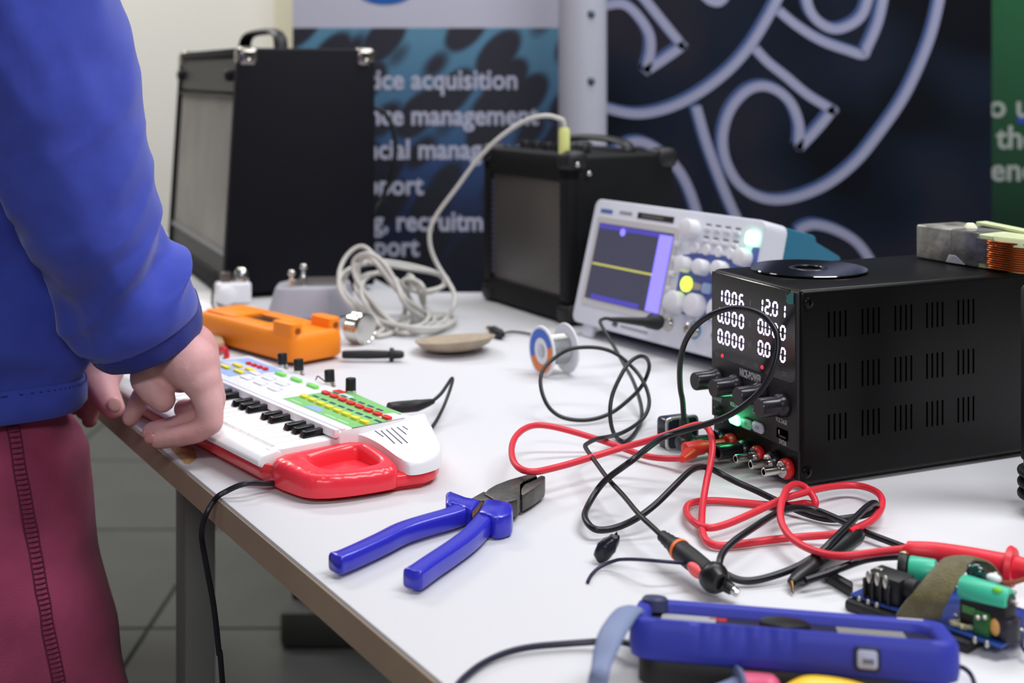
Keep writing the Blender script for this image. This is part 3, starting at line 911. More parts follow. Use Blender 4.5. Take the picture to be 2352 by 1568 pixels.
def corner(x_, y_, z_, sx_, sy_):
    b = MB()
    b.ell((0, 0, 0), (.021, .021, .021), 20, 12)
    bmesh.ops.delete(b.bm, geom=[v for v in b.bm.verts if v.co.z < -.016 or v.co.x * sx_ > .012 or v.co.y * sy_ > .012], context='VERTS')
    for v in b.bm.verts:
        v.co.x = max(-.012, min(.012, v.co.x)) if v.co.x * sx_ > 0 else max(-.0125, min(.0125, v.co.x))
        v.co.y = max(-.0125, min(.0125, v.co.y)); v.co.z = min(.0125, v.co.z)
    return b
def cap_corner(x_, y_, z_):
    return MB().box((0, 0, 0), (.034, .030, .030), .010, 4)
cc = None
m_corner = mat('nickel_corner', (150, 144, 138), .2, metal=1.0)
for (x_, y_) in ((LEAN + .0145, .0125), (DD - .0145, .0125), (LEAN + .0145, DW - .0125), (DD - .0145, DW - .0125)):
    if cc is None:
        cc = am.part('corner_protector', cap_corner(0, 0, 0), m_corner, 'shiny metal corner'); 
        riv = am.part('rivet', MB().ell((0, -.0152, -.006), (.0034, .0016, .0038), 12, 8), m_chrome, parent=cc); cc.location = (x_, y_, DH - .0120)
    else:
        c = am.again(cc, (x_, y_, DH - .0120)); am.again(riv, parent=c)
hd = am.part('handle', MB().tube(spline([(DD * .5, .12, DH), (DD * .5, .13, DH + .020), (DD * .5, .17, DH + .030), (DD * .5, .25, DH + .032), (DD * .5, .33, DH + .030), (DD * .5, .37, DH + .020), (DD * .5, .38, DH)], 6), .011, 10, flat=.5), m_blkp)
ft = None
for x_ in (.03, DD - .03):
    for y_ in (.05, DW - .05):
        if ft is None:
            ft = am.part('rubber_foot', MB().lathe([(.016, .009), (.014, 0)], 16), m_dark); ft.location = (x_, y_, 0)
        else:
            am.again(ft, (x_, y_, 0))

# small practice amplifier
SC_ = V((.0735, 1.683, T)); sy_ = math.atan2(.49, .87)
sa = Thing('practice_amplifier', 'small black practice amplifier with perforated metal grille and yellow plug on top', 'amplifier', SC_, sy_)
SW, SD, SH = .232, .168, .220
m_sblk = mat('matt_black_cabinet', (12, 13, 15), .55, spec=.25, bump=.35, bs=800)
m_perf, nt, bs = bmat('perforated_steel')
tc = nt.nodes.new('ShaderNodeTexCoord'); vo = nt.nodes.new('ShaderNodeTexVoronoi'); vo.inputs['Scale'].default_value = 185; vo.inputs['Randomness'].default_value = 0
r1 = nt.nodes.new('ShaderNodeValToRGB'); r1.color_ramp.elements[0].position = .26; r1.color_ramp.elements[0].color = lin((10, 10, 10)); r1.color_ramp.elements[1].position = .36; r1.color_ramp.elements[1].color = lin((104, 99, 95))
mpg = nt.nodes.new('ShaderNodeMapping'); mpg.inputs['Scale'].default_value = (0, 1, 1); mpg.inputs['Rotation'].default_value = (R(45), 0, 0)
nt.links.new(tc.outputs['Object'], mpg.inputs[0]); nt.links.new(mpg.outputs[0], vo.inputs['Vector']); nt.links.new(vo.outputs['Distance'], r1.inputs[0]); nt.links.new(r1.outputs[0], bs.inputs['Base Color'])
bs.inputs['Roughness'].default_value = .4; bs.inputs['Metallic'].default_value = .35
sa.part('cabinet', MB().box((SD / 2 + .006, SW / 2, SH / 2 + .004), (SD - .012, SW, SH - .008), .007, 3), m_sblk)
sf = MB()
for (y0, y1, z0, z1) in ((0, .024, .004, SH), (SW - .024, SW, .004, SH), (0, SW, SH - .036, SH), (0, SW, .004, .036)):
    sf.box((.008, (y0 + y1) / 2, (z0 + z1) / 2), (.020, y1 - y0, z1 - z0), .005, 2)
sa.part('front_frame', sf, m_sblk)
sa.part('grille', MB().box((.0045, SW / 2, SH / 2 + .001), (.004, SW - .046, SH - .068), .0015, 2), m_perf, 'perforated grey steel grille')
# purplish highlight along the grille's edge, put in as pale scallops
rim = MB()
for k in range(17):
    rim.cyl((.0005, SW - .0245, .046 + k * .0079), (.0045, SW - .0245, .046 + k * .0079), .0031, n=10)
sa.part('grille_glints', rim, mat('glint_violet', (126, 122, 150), .3, metal=.6), 'scalloped grille edge coloured as a highlight', kind='stuff')
cc = None
for x_ in (.012, SD - .012):
    for y_ in (.012, SW - .012):
        for z_ in (.014, SH - .008):
            if cc is None:
                cc = sa.part('corner_guard', MB().box((0, 0, 0), (.034, .034, .028), .010, 3), m_blkp); cc.location = (x_, y_, z_)
            else:
                sa.again(cc, (x_, y_, z_))
sc2 = sa.part('corner_screw', MB().ell((-.002, -.004, 0), (.0034, .0016, .0034), 12, 8), m_chrome); sc2.location = (.012, -.0015, SH - .012)
sa.again(sc2, (.030, -.0015, SH - .024))
kn = None
for k in range(6):
    if kn is None:
        kn = sa.part('control_knob', MB().lathe([(.0085, 0), (.0085, .006), (.0070, .010)], 18), m_blkp); kn.location = (.045, .035 + k * .031, SH)
    else:
        sa.again(kn, (.045, .035 + k * .031, SH))
sa.part('strap_handle', MB().tube(spline([(.115, .03, SH), (.115, .04, SH + .010), (.115, .08, SH + .015), (.115, .15, SH + .015), (.115, .19, SH + .010), (.115, .20, SH)], 6), .010, 10, flat=.45), m_blkp)
ft = None
for x_ in (.03, SD - .03):
    for y_ in (.04, SW - .04):
        if ft is None:
            ft = sa.part('rubber_foot', MB().lathe([(.012, .005), (.011, 0)], 14), m_dark); ft.location = (x_, y_, 0)
        else:
            sa.again(ft, (x_, y_, 0))
# ================================================================== toy keyboard
m_kwht = mat('toy_white_plastic', (240, 240, 244), 0.32, spec=.5)
m_kred = mat('toy_red_plastic', (240, 52, 68), 0.28, spec=.5, coat=.15)
m_kredc = mat('toy_red_band', (206, 52, 60), 0.22, spec=.6, coat=.4)
m_key = mat('key_white', (243, 243, 242), 0.35)
m_keyb = mat('key_black', (12, 13, 15), 0.22, spec=.6)
m_green_p = mat('panel_green_print', (128, 196, 118), 0.5)
m_blue_p = mat('panel_blue_print', (150, 178, 226), 0.5)
m_navy_p = mat('panel_navy_print', (38, 66, 104), 0.5)
m_yel = mat('button_yellow', (240, 226, 66), 0.4)
m_rbt = mat('button_red', (232, 40, 44), 0.4)
m_lgr = mat('button_light_green', (134, 226, 104), 0.4)
KO = V((-.132, 1.055, T)); kx = V((.612, -.791, 0)).normalized(); ky = V((.791, .612, 0)).normalized()
Mk = Matrix(((kx.x, ky.x, 0, KO.x), (kx.y, ky.y, 0, KO.y), (0, 0, 1, KO.z), (0, 0, 0, 1)))
kb = Thing('toy_keyboard', 'white and red toy keyboard with four black knobs fitted to its back edge', 'keyboard', M=Mk)
KL = -.372
# red lower shell
low = [(KL + .01, -.066), (.004, -.066), (.031, -.0595), (.047, -.046), (.0635, .032), (.060, .044), (.048, .056), (-.004, .080), (-.30, .082), (KL, .06), (KL, -.05)]
kb.part('lower_shell', MB().prism(low, .0035, .0135, .003, 3, top=[(x * .998, y) for x, y in low]), m_kred)
ins = [(x * .96 - .002, y * .93) for x, y in low]
kb.part('base_rim', MB().prism(ins, 0, .0042, .0008, 1), mat('toy_red_deep', (196, 6, 20), .4))
# pinkish front band under the key lip
kb.part('front_band', MB().prism([(KL + .02, -.0715), (-.014, -.0715), (-.004, -.064), (KL + .02, -.062)], .0085, .0200, .0018, 2), m_kredc, 'glossy red front band')
# white upper body: sloping panel, cheek, shoulder
Mprof = Matrix(((0, 0, 1, 0), (1, 0, 0, 0), (0, 1, 0, 0), (0, 0, 0, 1)))   # outline (y, z) extruded along x
kb.part('upper_shell', MB().prism([(-.004, .013), (.081, .013), (.0815, .022), (.077, .030), (.066, .0362), (.0, .0362), (-.004, .034)], -.312, -.0080, .002, 2, Mprof), m_kwht, recalc=True)
kb.part('key_bed', MB().prism([(-.066, .012), (0, .012), (0, .0235), (-.062, .0215), (-.066, .019)], KL + .03, -.014, .001, 1, Mprof), m_kwht, recalc=True)
kb.part('front_lip', MB().prism([(-.0745, .0190), (-.066, .0145), (-.0535, .0165), (-.0535, .0262), (-.0580, .0290), (-.0700, .0262), (-.0745, .0226)], KL + .03, -.012, .0016, 2, Mprof), m_kwht, recalc=True)
# fold ridges between keys and panel
for y_ in (-.0055, .0006):
    kb.part('ridge', MB().prism([(y_ - .0026, .030), (y_ + .0026, .030), (y_ + .0022, .0372), (y_ - .0022, .0372)], -.312, -.0085, .001, 2, Mprof), m_kwht, recalc=True)
# right cheek: top surface falls from the panel to the shoulder
def cheek_z(x, y):
    return .0275 - x * .10 + y * .10
ch = MB()
kb.part('end_strip', MB().prism([(-.0240, -.062), (-.0160, -.062), (-.0128, -.052), (-.0128, -.002), (-.0240, -.002)], .0128, .0288, .0012, 2), m_kwht, 'white strip beside the last key')
out = [(-.0100, .0100), (-.0040, .0160), (.020, .0185), (.056, .0165), (.0645, .022), (.0650, .034), (.0610, .046), (.048, .058), (.02, .070), (-.004, .0800), (-.0100, .0800), (-.0105, .045)]
_p = spline([V((x, y, 0)) for x, y in out] + [V((out[0][0], out[0][1], 0))], 5)[:-1]
out = [(p.x, p.y) for p in _p]
inn = [(x * .985 - .0005, y * .975) for x, y in out]
lo_ = [V((x, y, .0128)) for x, y in out]
m1 = [V((x, y, cheek_z(x, y) - .0040)) for x, y in out]
m2 = [V((x, y, cheek_z(x, y) - .0011)) for x, y in inn]
m3 = [V((x * .94 - .001, y * .94 + .0005, cheek_z(x * .94 - .001, y * .94 + .0005))) for x, y in out]
ch.rings([lo_, m1, m2, m3])
bmesh.ops.recalc_face_normals(ch.bm, faces=ch.bm.faces)
kb.part('right_cheek', ch, m_kwht, 'white right shoulder', angle=50)
# speaker grille on the shoulder
gs = None
for k, (xa, ya, xb, yb) in enumerate(((-.006, .0285, .009, .0275), (-.003, .0325, .026, .0275), (-.002, .037, .030, .032), (-.002, .0418, .032, .036), (-.0005, .0465, .017, .0445), (.001, .051, .010, .0505))):
    d = V((xb - xa, yb - ya, 0)); c_ = V(((xa + xb) / 2, (ya + yb) / 2, 0))
    z_ = cheek_z(c_.x, c_.y) + .00002
    kb.part('grille_slot', MB().poly([V((px_ + nx_, py_ + ny_, cheek_z(px_ + nx_, py_ + ny_) + .00015)) for px_, py_, nx_, ny_ in ((xa, ya, -.0001, -.0005), (xb, yb, -.0001, -.0005), (xb, yb, .0001, .0005), (xa, ya, .0001, .0005))]), mat('slot_grey', (60, 62, 78), .6))
# red carrying handle
hm = MB()
HO = [(-.0125, -.058), (-.0128, -.030), (-.0125, .000), (-.0060, .0125), (.004, .0155), (.030, .0160), (.0500, .0135), (.0600, .0070), (.0610, -.006), (.0570, -.030), (.0490, -.050), (.0380, -.0605), (.0150, -.0650), (-.004, -.0655)]
HI = [(.0040, -.0340), (.0015, -.0200), (.0005, -.0040), (.0030, .0050), (.0090, .0068), (.0250, .0066), (.0360, .0050), (.0405, .0000), (.0405, -.0100), (.0380, -.0240), (.0340, -.0340), (.0280, -.0395), (.0180, -.0410), (.0080, -.0390)]
def dens(l, n):
    p = spline([V((x, y, 0)) for x, y in l] + [V((l[0][0], l[0][1], 0))], n)[:-1]
    return p
ho, hi_ = dens(HO, 9), dens(HI, 9)
hz = lambda p: .0255 - max(0, p.x - .01) * .11
rings = []
nH = len(ho)
def groove(k):
    return .0007 if (k % 5 == 0) else 0.0
for f, dz, gk in ((.02, -.012, 0), (.0, -.0120, 0), (0.0, -.0050, 1), (.07, -.0022, 1), (.20, -.0004, 1), (.32, -.0001, 0), (.62, .0000, 0), (.86, -.0014, 0), (1.0, -.0050, 0), (1.02, -.0130, 0)):
    rings.append([V((ho[k].x * (1 - f) + hi_[k].x * f, ho[k].y * (1 - f) + hi_[k].y * f, hz(ho[k] * (1 - f) + hi_[k] * f) + dz - (groove(k) if gk else 0))) for k in range(nH)])
for r_ in rings[:1]:
    for p in r_:
        p.z = .0046
hm.rings(rings, cap=False)
kb.part('carry_handle', hm, m_kred, 'red carrying handle', angle=60)
hf = MB(); hf.rings([[V((p.x, p.y, .0124)) for p in hi_], [V((p.x * .9 + .002, p.y * .9 - .002, .0124)) for p in hi_]], cap=False)
hf.bm.faces.new([v for v in hf.bm.verts][nH:])
kb.part('handle_well', hf, m_kred, 'red well of the handle', recalc=True)
# keys
PIT, X0 = .0140, -.017
wk = bk = None
for k in range(22):
    xc = X0 - PIT * (k + .5)
    if wk is None:
        wk = kb.part('white_key', MB().box((0, -.0285, .0262), (.0132, .0505, .0055), .0009, 2).box((0, -.0535, .0255), (.0122, .0016, .0048), .0004, 1), m_key); wk.location = (xc, 0, 0)
    else:
        kb.again(wk, (xc, 0, 0))
pat = [1, 1, 1, 0, 1, 1, 0]      # from the right: B|A A|G G|F (F|E none) E|D D|C (C|B none)
for k in range(21):
    if not pat[k % 7]:
        continue
    xc = X0 - PIT * (k + 1)
    if bk is None:
        bk = kb.part('black_key', MB().prism([(-.0042, -.0265), (.0042, -.0265), (.0042, -.004), (-.0042, -.004)], .0285, .0342, .0007, 2, top=[(-.0033, -.0245), (.0033, -.0245), (.0033, -.004), (-.0033, -.004)]), m_keyb); bk.location = (xc, 0, 0)
    else:
        kb.again(bk, (xc, 0, 0))
# printed fields (flat prints on the panel)
ZP = .0362
def pr(name, poly_, m_, lab=None, z=ZP, h=.00022):
    return kb.part(name, MB().prism(poly_, z, z + h), m_, lab)
pr('printed_field', [(-.129, .0085), (-.008, .0085), (-.008, .0455), (-.020, .0640), (-.117, .0700), (-.128, .0500)], m_green_p, 'green printed field')
pr('printed_field', [(-.094, .0105), (-.066, .0105), (-.072, .0185), (-.090, .0185)], m_blue_p, 'blue printed patch', ZP + .0002)
pr('printed_field', [(-.030, .043), (-.008, .043), (-.008, .0600), (-.026, .0600)], m_kwht, 'white printed corner', ZP + .0002)
pr('printed_field', [(-.112, .056), (-.094, .056), (-.094, .0615), (-.112, .0615)], mat('panel_pale_print', (206, 224, 222), .5), None, ZP + .0002)
pr('printed_field', [(-.306, .0085), (-.236, .0085), (-.236, .030), (-.224, .060), (-.300, .060), (-.306, .030)], m_blue_p, 'pale blue printed field')
pr('printed_field', [(-.300, .030), (-.240, .030), (-.236, .044), (-.296, .044)], mat('panel_lilac_print', (196, 200, 232), .5), None, ZP + .0002)
pr('printed_field', [(-.128, .0585), (-.112, .0585), (-.113, .0650), (-.126, .0650)], m_rbt, 'red printed patch', ZP + .0003)
ob = None
def buttons(name, m_, x0_, x1_, n_, y0_, y1_, sx_=.0115, sy_=.0052):
    first = None
    for k in range(n_):
        f = k / max(1, n_ - 1)
        p = (x0_ + (x1_ - x0_) * f, y0_ + (y1_ - y0_) * f, ZP)
        if first is None:
            first = kb.part(name, MB().prism(rr(sx_, sy_, .0022, 3), 0, .0026, .0008, 2), m_); first.location = p
        else:
            kb.again(first, p)
buttons('yellow_button', m_yel, -.1195, -.014, 8, .0255, .0235)
buttons('red_button', m_rbt, -.1195, -.0140, 8, .0472, .0452)
buttons('green_button', m_lgr, -.2115, -.150, 3, .050, .0505, .019, .0045)
buttons('yellow_button', m_yel, -.272, -.2455, 2, .0215, .0228, .018, .0050)
buttons('yellow_button', m_yel, -.270, -.2445, 2, .0335, .0345, .018, .0050)
buttons('red_button', m_rbt, -.2725, -.2400, 4, .0465, .0485, .0075, .0045)
nb = None
for k in range(8):
    for y_ in (.0355, .0560):
        x_ = -.1175 + .0150 * k
        if y_ > .05 and x_ > -.03:
            continue
        if nb is None:
            nb = kb.part('caption', MB().box((0, 0, .0001), (.0095, .0026, .0003)), m_navy_p, 'dark printed caption'); nb.location = (x_, y_, ZP + .00022)
        else:
            kb.again(nb, (x_, y_, ZP + .00022))
tx = MB()
for s, x_, y_ in (('RHYTHM', -.112, .0130), ('TONE', -.050, .0120), ('DEMO', -.030, .0120)):
    tx.box((x_, y_, ZP + .0003), (.018, .0012, .0002))
kb.part('caption_strips', tx, mat('panel_mint_print', (206, 236, 206), .5), kind='stuff')
wb = None
for k, (x_, y_) in enumerate(((-.232, .033), (-.205, .033), (-.178, .033), (-.220, .018), (-.192, .018), (-.164, .018))):
    if wb is None:
        wb = kb.part('white_button', MB().prism(rr(.018, .006, .002, 3), 0, .0018, .0006, 2), m_kwht); wb.location = (x_, y_, ZP)
        cap = kb.part('caption', MB().box((.002, .0055, .0002), (.009, .0016, .0003)), mat('panel_grey_print', (186, 190, 216), .5), parent=wb)
    else:
        c = kb.again(wb, (x_, y_, ZP)); kb.again(cap, parent=c)
# fitted potentiometer knobs
k1 = None
for x_, y_, tl in ((-.245, .070, .10), (-.212, .070, .08), (-.153, .0705, .09), (-.1128, .0690, .0)):
    if k1 is None:
        k1 = kb.part('control_knob', MB().lathe([(.0046, .0045), (.0048, .0050), (.0047, .0150), (.0044, .0156)], 28), mat('knob_rubber', (17, 20, 20), .5), 'black control knob')
        k2 = kb.part('knob_collar', MB().lathe([(.0057, 0), (.0057, .0008), (.0050, .0010), (.0050, .0050), (.0040, .0052)], 28), m_chrome, 'silver collar', parent=k1)
        k1.location = (x_, y_, ZP - .003); k1.rotation_euler = (0, -tl, 0)
    else:
        c = kb.again(k1, (x_, y_, ZP - .003), (0, -tl, 0)); kb.again(k2, parent=c)
wr = kb.part('bare_wire', MB().tube(spline([(-.172, .066, ZP + .0005), (-.171, .0675, ZP + .004), (-.166, .068, ZP + .003), (-.160, .069, ZP + .001)], 6), .0006, 6), m_blkp)
# audio plug at the back of the keyboard
pj = [P(894, 938, .016), P(915, 935, .016), P(958, 931, .017), P(996, 921, .018)]
kb.part('jack_plug', MB().tube(spline(pj, 8), [.0056] * 8 + [.0056] * 8 + [.0056 - .0034 * k / 8 for k in range(9)], 16), m_blkp, 'black plug', world=True)
kp_ = [(992, 922, .018), (1012, 905, .022), (1027, 884, .026), (1038, 868, .028), (1039, 876, .024), (1030, 905, .018), (1016, 940, .010), (1000, 970, .006), (985, 988, .004), (968, 998, .003), (940, 1012, .003)]
_, c = cable(kp_, .0017)
kb.part('audio_lead', c, m_blkp, 'thin black lead', world=True)
# power lead hanging over the table edge
hp = [P(655, 1108, .006), P(640, 1109, .006), P(600, 1110, .009), P(572, 1109, .012), P(545, 1116, .010), P(520, 1128, .006), P(502, 1138, .0035), D(492, 1150, 1.000), D(478, 1172, .995), D(467, 1200, .995), D(463, 1228, .995), D(467, 1260, 1.0), D(478, 1320, 1.0), D(490, 1385, 1.0), D(498, 1450, 1.0), D(504, 1510, 1.0), D(512, 1580, 1.0)]
e_ = hp[-1]
hp += [V((e_.x + .02, e_.y + .02, .25)), V((e_.x + .01, e_.y + .06, .024)), V((e_.x + .08, e_.y + .2, .007)), V((e_.x + .3, e_.y + .35, .007))]
kb.part('power_lead', MB().tube(smooth(spline(hp, 6), 3), .0022, 8), mat('lead_charcoal', (28, 28, 36), .4), 'black power lead hanging over the table edge', world=True)

# ================================================================== combination pliers
m_grip = mat('blue_dipped_grip', (44, 44, 190), 0.28, spec=.6, coat=.3, bump=.05, bs=80)
m_steel = mat('worn_steel', (108, 106, 102), 0.42, metal=.85, bump=.15, bs=260, var=.3, vs=60)
m_rust = mat('rusty_steel', (92, 62, 46), .6, metal=.4, var=.4, vs=120)
z3 = lambda l, z: [P(720 + x / 3.92, 1060 + y / 3.92, z) for x, y in l]
pl = Thing('pliers', 'combination pliers with blue dipped handles lying open on the table', 'pliers', P(1140, 1180))
def grip(cl, hw, hh):
    """rounded-square section swept along the middle of the upper face"""
    c = smooth(spline(cl, 6), 2)
    n = len(c)
    rings = []
    for k in range(n):
        t = (c[min(k + 1, n - 1)] - c[max(k - 1, 0)]); t.z = 0; t.normalize()
        s = V((-t.y, t.x, 0))
        f = k / (n - 1)
        w = hw(f); h = hh(f)
        ring = []
        for j in range(20):
            a = 2 * PI * j / 20
            ca, sa_ = math.cos(a), math.sin(a)
            e = .42
            ring.append(c[k] + s * (w * math.copysign(abs(ca) ** e, ca)) + V((0, 0, -h + h * math.copysign(abs(sa_) ** e, sa_))))
        rings.append(ring)
    mb = MB()
    # rounded ends
    def shrink(r, q, off):
        m = sum(r, V()) / len(r)
        return [m + (p - m) * q + off for p in r]
    t0 = (c[1] - c[0]).normalized(); t1 = (c[-1] - c[-2]).normalized()
    rings = [shrink(rings[0], .90, t0 * -.0012)] + rings + [shrink(rings[-1], .85, t1 * .001)]
    mb.rings(rings)
    return mb
zt = .0150
gA = z3([(205, 828), (300, 795), (480, 715), (640, 640), (800, 560), (1010, 492), (1200, 440), (1330, 395), (1430, 355)], zt)
pl.part('handle', grip(gA, lambda f: .0066 + .0008 * math.exp(-(f / .05) ** 2) + .0012 * f, lambda f: .0062), m_grip, 'blue left handle', world=True, angle=60)
gB = z3([(895, 965), (960, 925), (1050, 862), (1250, 730), (1400, 620), (1500, 520), (1570, 440), (1640, 375)], zt)
pl.part('handle', grip(gB, lambda f: .0072 - .0004 * math.sin(PI * f), lambda f: .0064), m_grip, 'blue right handle', world=True, angle=60)
def flat_loop(pts, z0, z1, bev, m_, name, lab=None):
    return pl.part(name, MB().prism([(p.x, p.y) for p in pts], T + z0, T + z1, bev, 2), m_, lab, world=True)
flat_loop(z3([(1190, 275), (1235, 262), (1380, 318), (1480, 335), (1500, 352), (1420, 440), (1340, 400), (1250, 370), (1190, 375)], .0155), .0020, .0160, .003, m_grip, 'thumb_guard', 'blue flared guard')
flat_loop(z3([(1540, 335), (1640, 338), (1770, 362), (1800, 392), (1790, 470), (1700, 500), (1625, 505), (1560, 470), (1480, 450)], .0165), .0006, .0172, .0034, m_grip, 'thumb_guard', 'blue flared guard')
flat_loop(z3([(1425, 325), (1532, 266), (1610, 290), (1640, 345), (1540, 345), (1500, 350)], .0150), .0030, .0150, .0006, m_steel, 'pivot_shoulder')
flat_loop(z3([(1536, 285), (1575, 245), (1640, 206), (1760, 160), (1930, 112), (2008, 114), (2006, 130), (1890, 182), (1862, 210), (1862, 292), (1838, 336), (1740, 362), (1640, 345)], .0165), .0040, .0165, .0007, m_steel, 'upper_jaw')
flat_loop(z3([(1868, 292), (1872, 225), (1895, 190), (2012, 140), (2048, 120), (2088, 128), (2080, 170), (1990, 238), (1892, 294)], .0160), .0034, .0160, .0010, m_steel, 'lower_jaw')
flat_loop(z3([(1862, 205), (1890, 180), (2008, 128), (2014, 142), (1900, 196), (1874, 230)], .0166), .0120, .0167, .0002, m_dark, 'jaw_gap', 'dark toothed gap')
flat_loop(z3([(1425, 445), (1490, 352), (1545, 345), (1480, 450), (1430, 500)], .0140), .0030, .0140, .0006, m_rust, 'rusty_neck', 'rusty bare neck')
th = None
for k in range(5):
    p = z3([(1905 + k * 22, 178 - k * 9)], .0166)[0]
    pl.part('jaw_tooth', MB().box((p.x, p.y, p.z), (.0015, .0015, .0016), 0, 1, rot=Matrix.Rotation(.7, 4, 'Z')), m_steel, world=True)

# ================================================================== solder spool
m_wsp = mat('spool_white', (226, 227, 232), .45)
m_solder = mat('solder_wire', (176, 178, 180), .3, metal=.8)
ax = V((.87, .48, 0)).normalized()
rS = .0272
c0 = P(1243, 864, 0) + V((0, 0, rS)) 
Msp = Matrix.Translation(c0) @ Matrix(((0, -ax.y, ax.x, 0), (0, ax.x, ax.y, 0), (1, 0, 0, 0), (0, 0, 0, 1)))
Msp = Matrix(((0, -ax.y, ax.x, c0.x), (0, ax.x, ax.y, c0.y), (1, 0, 0, c0.z), (0, 0, 0, 1)))
sp = Thing('solder_spool', 'white spool of solder wire with a blue and orange ring label', 'spool', M=Msp)
def flange(z): return MB().lathe([(.0085, z), (rS - .0006, z), (rS, z + .0008), (rS, z + .0016), (rS - .0006, z + .0024), (.0085, z + .0024), (.0085, z)], 56, cap=False)
sp.part('flange', flange(0), m_wsp); sp.part('flange', flange(.0300), m_wsp)
sp.part('hub', MB().lathe([(.0085, -.0004), (.0130, -.0004), (.0130, .0010), (.0130, .0324), (.0085, .0324), (.0078, .030), (.0078, .002), (.0085, -.0004)], 40, cap=False), m_wsp)
for k in range(12):
    z = .0042 + k * .0021
    sp.part('wire_turn', MB().lathe([(.0150, z), (.0158, z + .0010), (.0150, z + .0020)], 32, cap=False), m_solder)
def ringpart(a0, a1, m_, lab):
    mb = MB(); n = 24
    pa = [(math.cos(a0 + (a1 - a0) * k / n), math.sin(a0 + (a1 - a0) * k / n)) for k in range(n + 1)]
    for (x, y), (x2, y2) in zip(pa, pa[1:]):
        mb.poly([V((x * .0142, y * .0142, -.0003)), V((x2 * .0142, y2 * .0142, -.0003)), V((x2 * .0238, y2 * .0238, -.0003)), V((x * .0238, y * .0238, -.0003))])
    sp.part('label', mb, m_, lab, recalc=False)
# local x is up, local y runs to the far left
ringpart(R(-70), R(115), mat('label_blue_ring', (62, 106, 196), .5), 'blue upper part of the label')
ringpart(R(115), R(290), mat('label_orange_ring', (224, 122, 52), .5), 'orange lower part of the label')

# ================================================================== leads
m_redc = mat('red_silicone', (218, 46, 62), .42, spec=.5)
m_blkc = mat('black_silicone', (17, 17, 24), .36, spec=.5)
m_prb = mat('probe_lead', (24, 26, 27), .4)
c8 = lambda l: [(1300 + a / 3.015, 940 + b / 3.015, z) for a, b, z in l]
# red test lead
tl = Thing('red_test_lead', 'red test lead looping from the power supply to a red probe', 'test lead', P(1600, 1200))
plug_d = V((-.916, -.402, 0))
post2 = Mp @ V((q(95.2), -.008, .0096))
a0 = post2; a1 = post2 + plug_d * .038 + V((0, 0, -.001))
tl.part('banana_plug', MB().cyl(a0, post2 + plug_d * .020, .0040, .0052, 20).cyl(post2 + plug_d * .020, a1, .0062, .0066, 20, .001), mat('red_plug', (222, 52, 44), .4), 'red plug', world=True)
b0 = a1 + V((.006, .002, -.002)); b1 = P(1570, 1052, .012)
tl.part('strain_relief', MB().tube([b0, (b0 + b1) / 2, b1, b1 + (b1 - b0) * .2], [.0060, .0052, .0036, .0026], 14), mat('red_plug', (222, 52, 44)), world=True)
rl = [(1570, 1052, .012), (1545, 1053, .009), (1520, 1052, .007), (1488, 1048, .006), (1452, 1037, .006), (1420, 1025, .007), (1393, 1015, .010), (1359, 1004, .014), (1308, 989, .020), (1266, 979, .024), (1233, 976, .026), (1207, 983, .027), (1186, 1000, .027), (1176, 1023, .026), (1176, 1048, .025), (1185, 1068, .024), (1203, 1080, .023), (1230, 1083, .022), (1261, 1077, .021), (1308, 1065, .021), (1364, 1048, .022), (1429, 1028, .026), (1491, 1011, .033), (1547, 993, .042), (1589, 978, .048), (1611, 975, .050), (1626, 983, .049), (1635, 1005, .044), (1636, 1037, .036), (1629, 1076, .026), (1622, 1110, .019), (1614, 1160, .011), (1612, 1205, .007), (1618, 1235, .005), (1636, 1250, .004), (1665, 1253, .0035), (1715, 1247, .0035), (1781, 1238, .004), (1847, 1232, .005), (1914, 1227, .008), (1960, 1215, .010), (2003, 1195, .012), (2023, 1169, .012), (2026, 1146, .012), (2013, 1129, .011), (1983, 1117, .010), (1947, 1114, .010), (1897, 1119, .012), (1847, 1131, .013), (1797, 1146, .012), (1748, 1169, .010), (1698, 1192, .009), (1658, 1207, .008), (1625, 1212, .008), (1595, 1200, .007), (1577, 1180, .006), (1579, 1161, .005), (1600, 1152, .004), (1640, 1149, .0035), (1700, 1153, .0032), (1760, 1159, .003), (1815, 1160, .003), (1850, 1155, .0035), (1868, 1159, .0045), (1874, 1157, .006), (1868, 1140, .010), (1850, 1119, .015), (1828, 1111, .019), (1808, 1122, .021), (1796, 1150, .021), (1792, 1179, .019), (1797, 1205, .016), (1815, 1232, .014), (1847, 1255, .014), (1890, 1271, .016), (1930, 1277, .018), (1980, 1273, .020), (2030, 1266, .023), (2085, 1260, .026)]
_, c = cable(rl, .0026, 5, 2, 10)
tl.part('lead', c, m_redc, world=True, angle=80)
pr_ = spline([P(2078, 1260, .026), P(2094, 1263, .026), P(2150, 1268, .026), P(2230, 1282, .026), P(2300, 1297, .026), P(2318, 1301, .026)], 5)
tl.part('probe_handle', MB().tube(pr_, [.0030] * 3 + [.0052 + .0028 * k / (len(pr_) - 4) for k in range(len(pr_) - 3)], 20), mat('red_probe', (226, 40, 58), .42, spec=.5), 'red probe handle', world=True)
g0 = P(2318, 1301, .026); gd = (P(2318, 1301, .026) - P(2230, 1282, .026)).normalized()
tl.part('finger_guard', MB().cyl(g0 - gd * .001, g0 + gd * .0035, .0125, .0118, 28, .0012), mat('red_probe', (226, 40, 58)), 'red finger guard', world=True)
tl.part('probe_nose', MB().cyl(g0 + gd * .003, g0 + gd * .050, .0075, .0040, 20).cyl(g0 + gd * .05, g0 + gd * .068, .0010, .0006, 10), mat('red_probe', (226, 40, 58)), world=True)

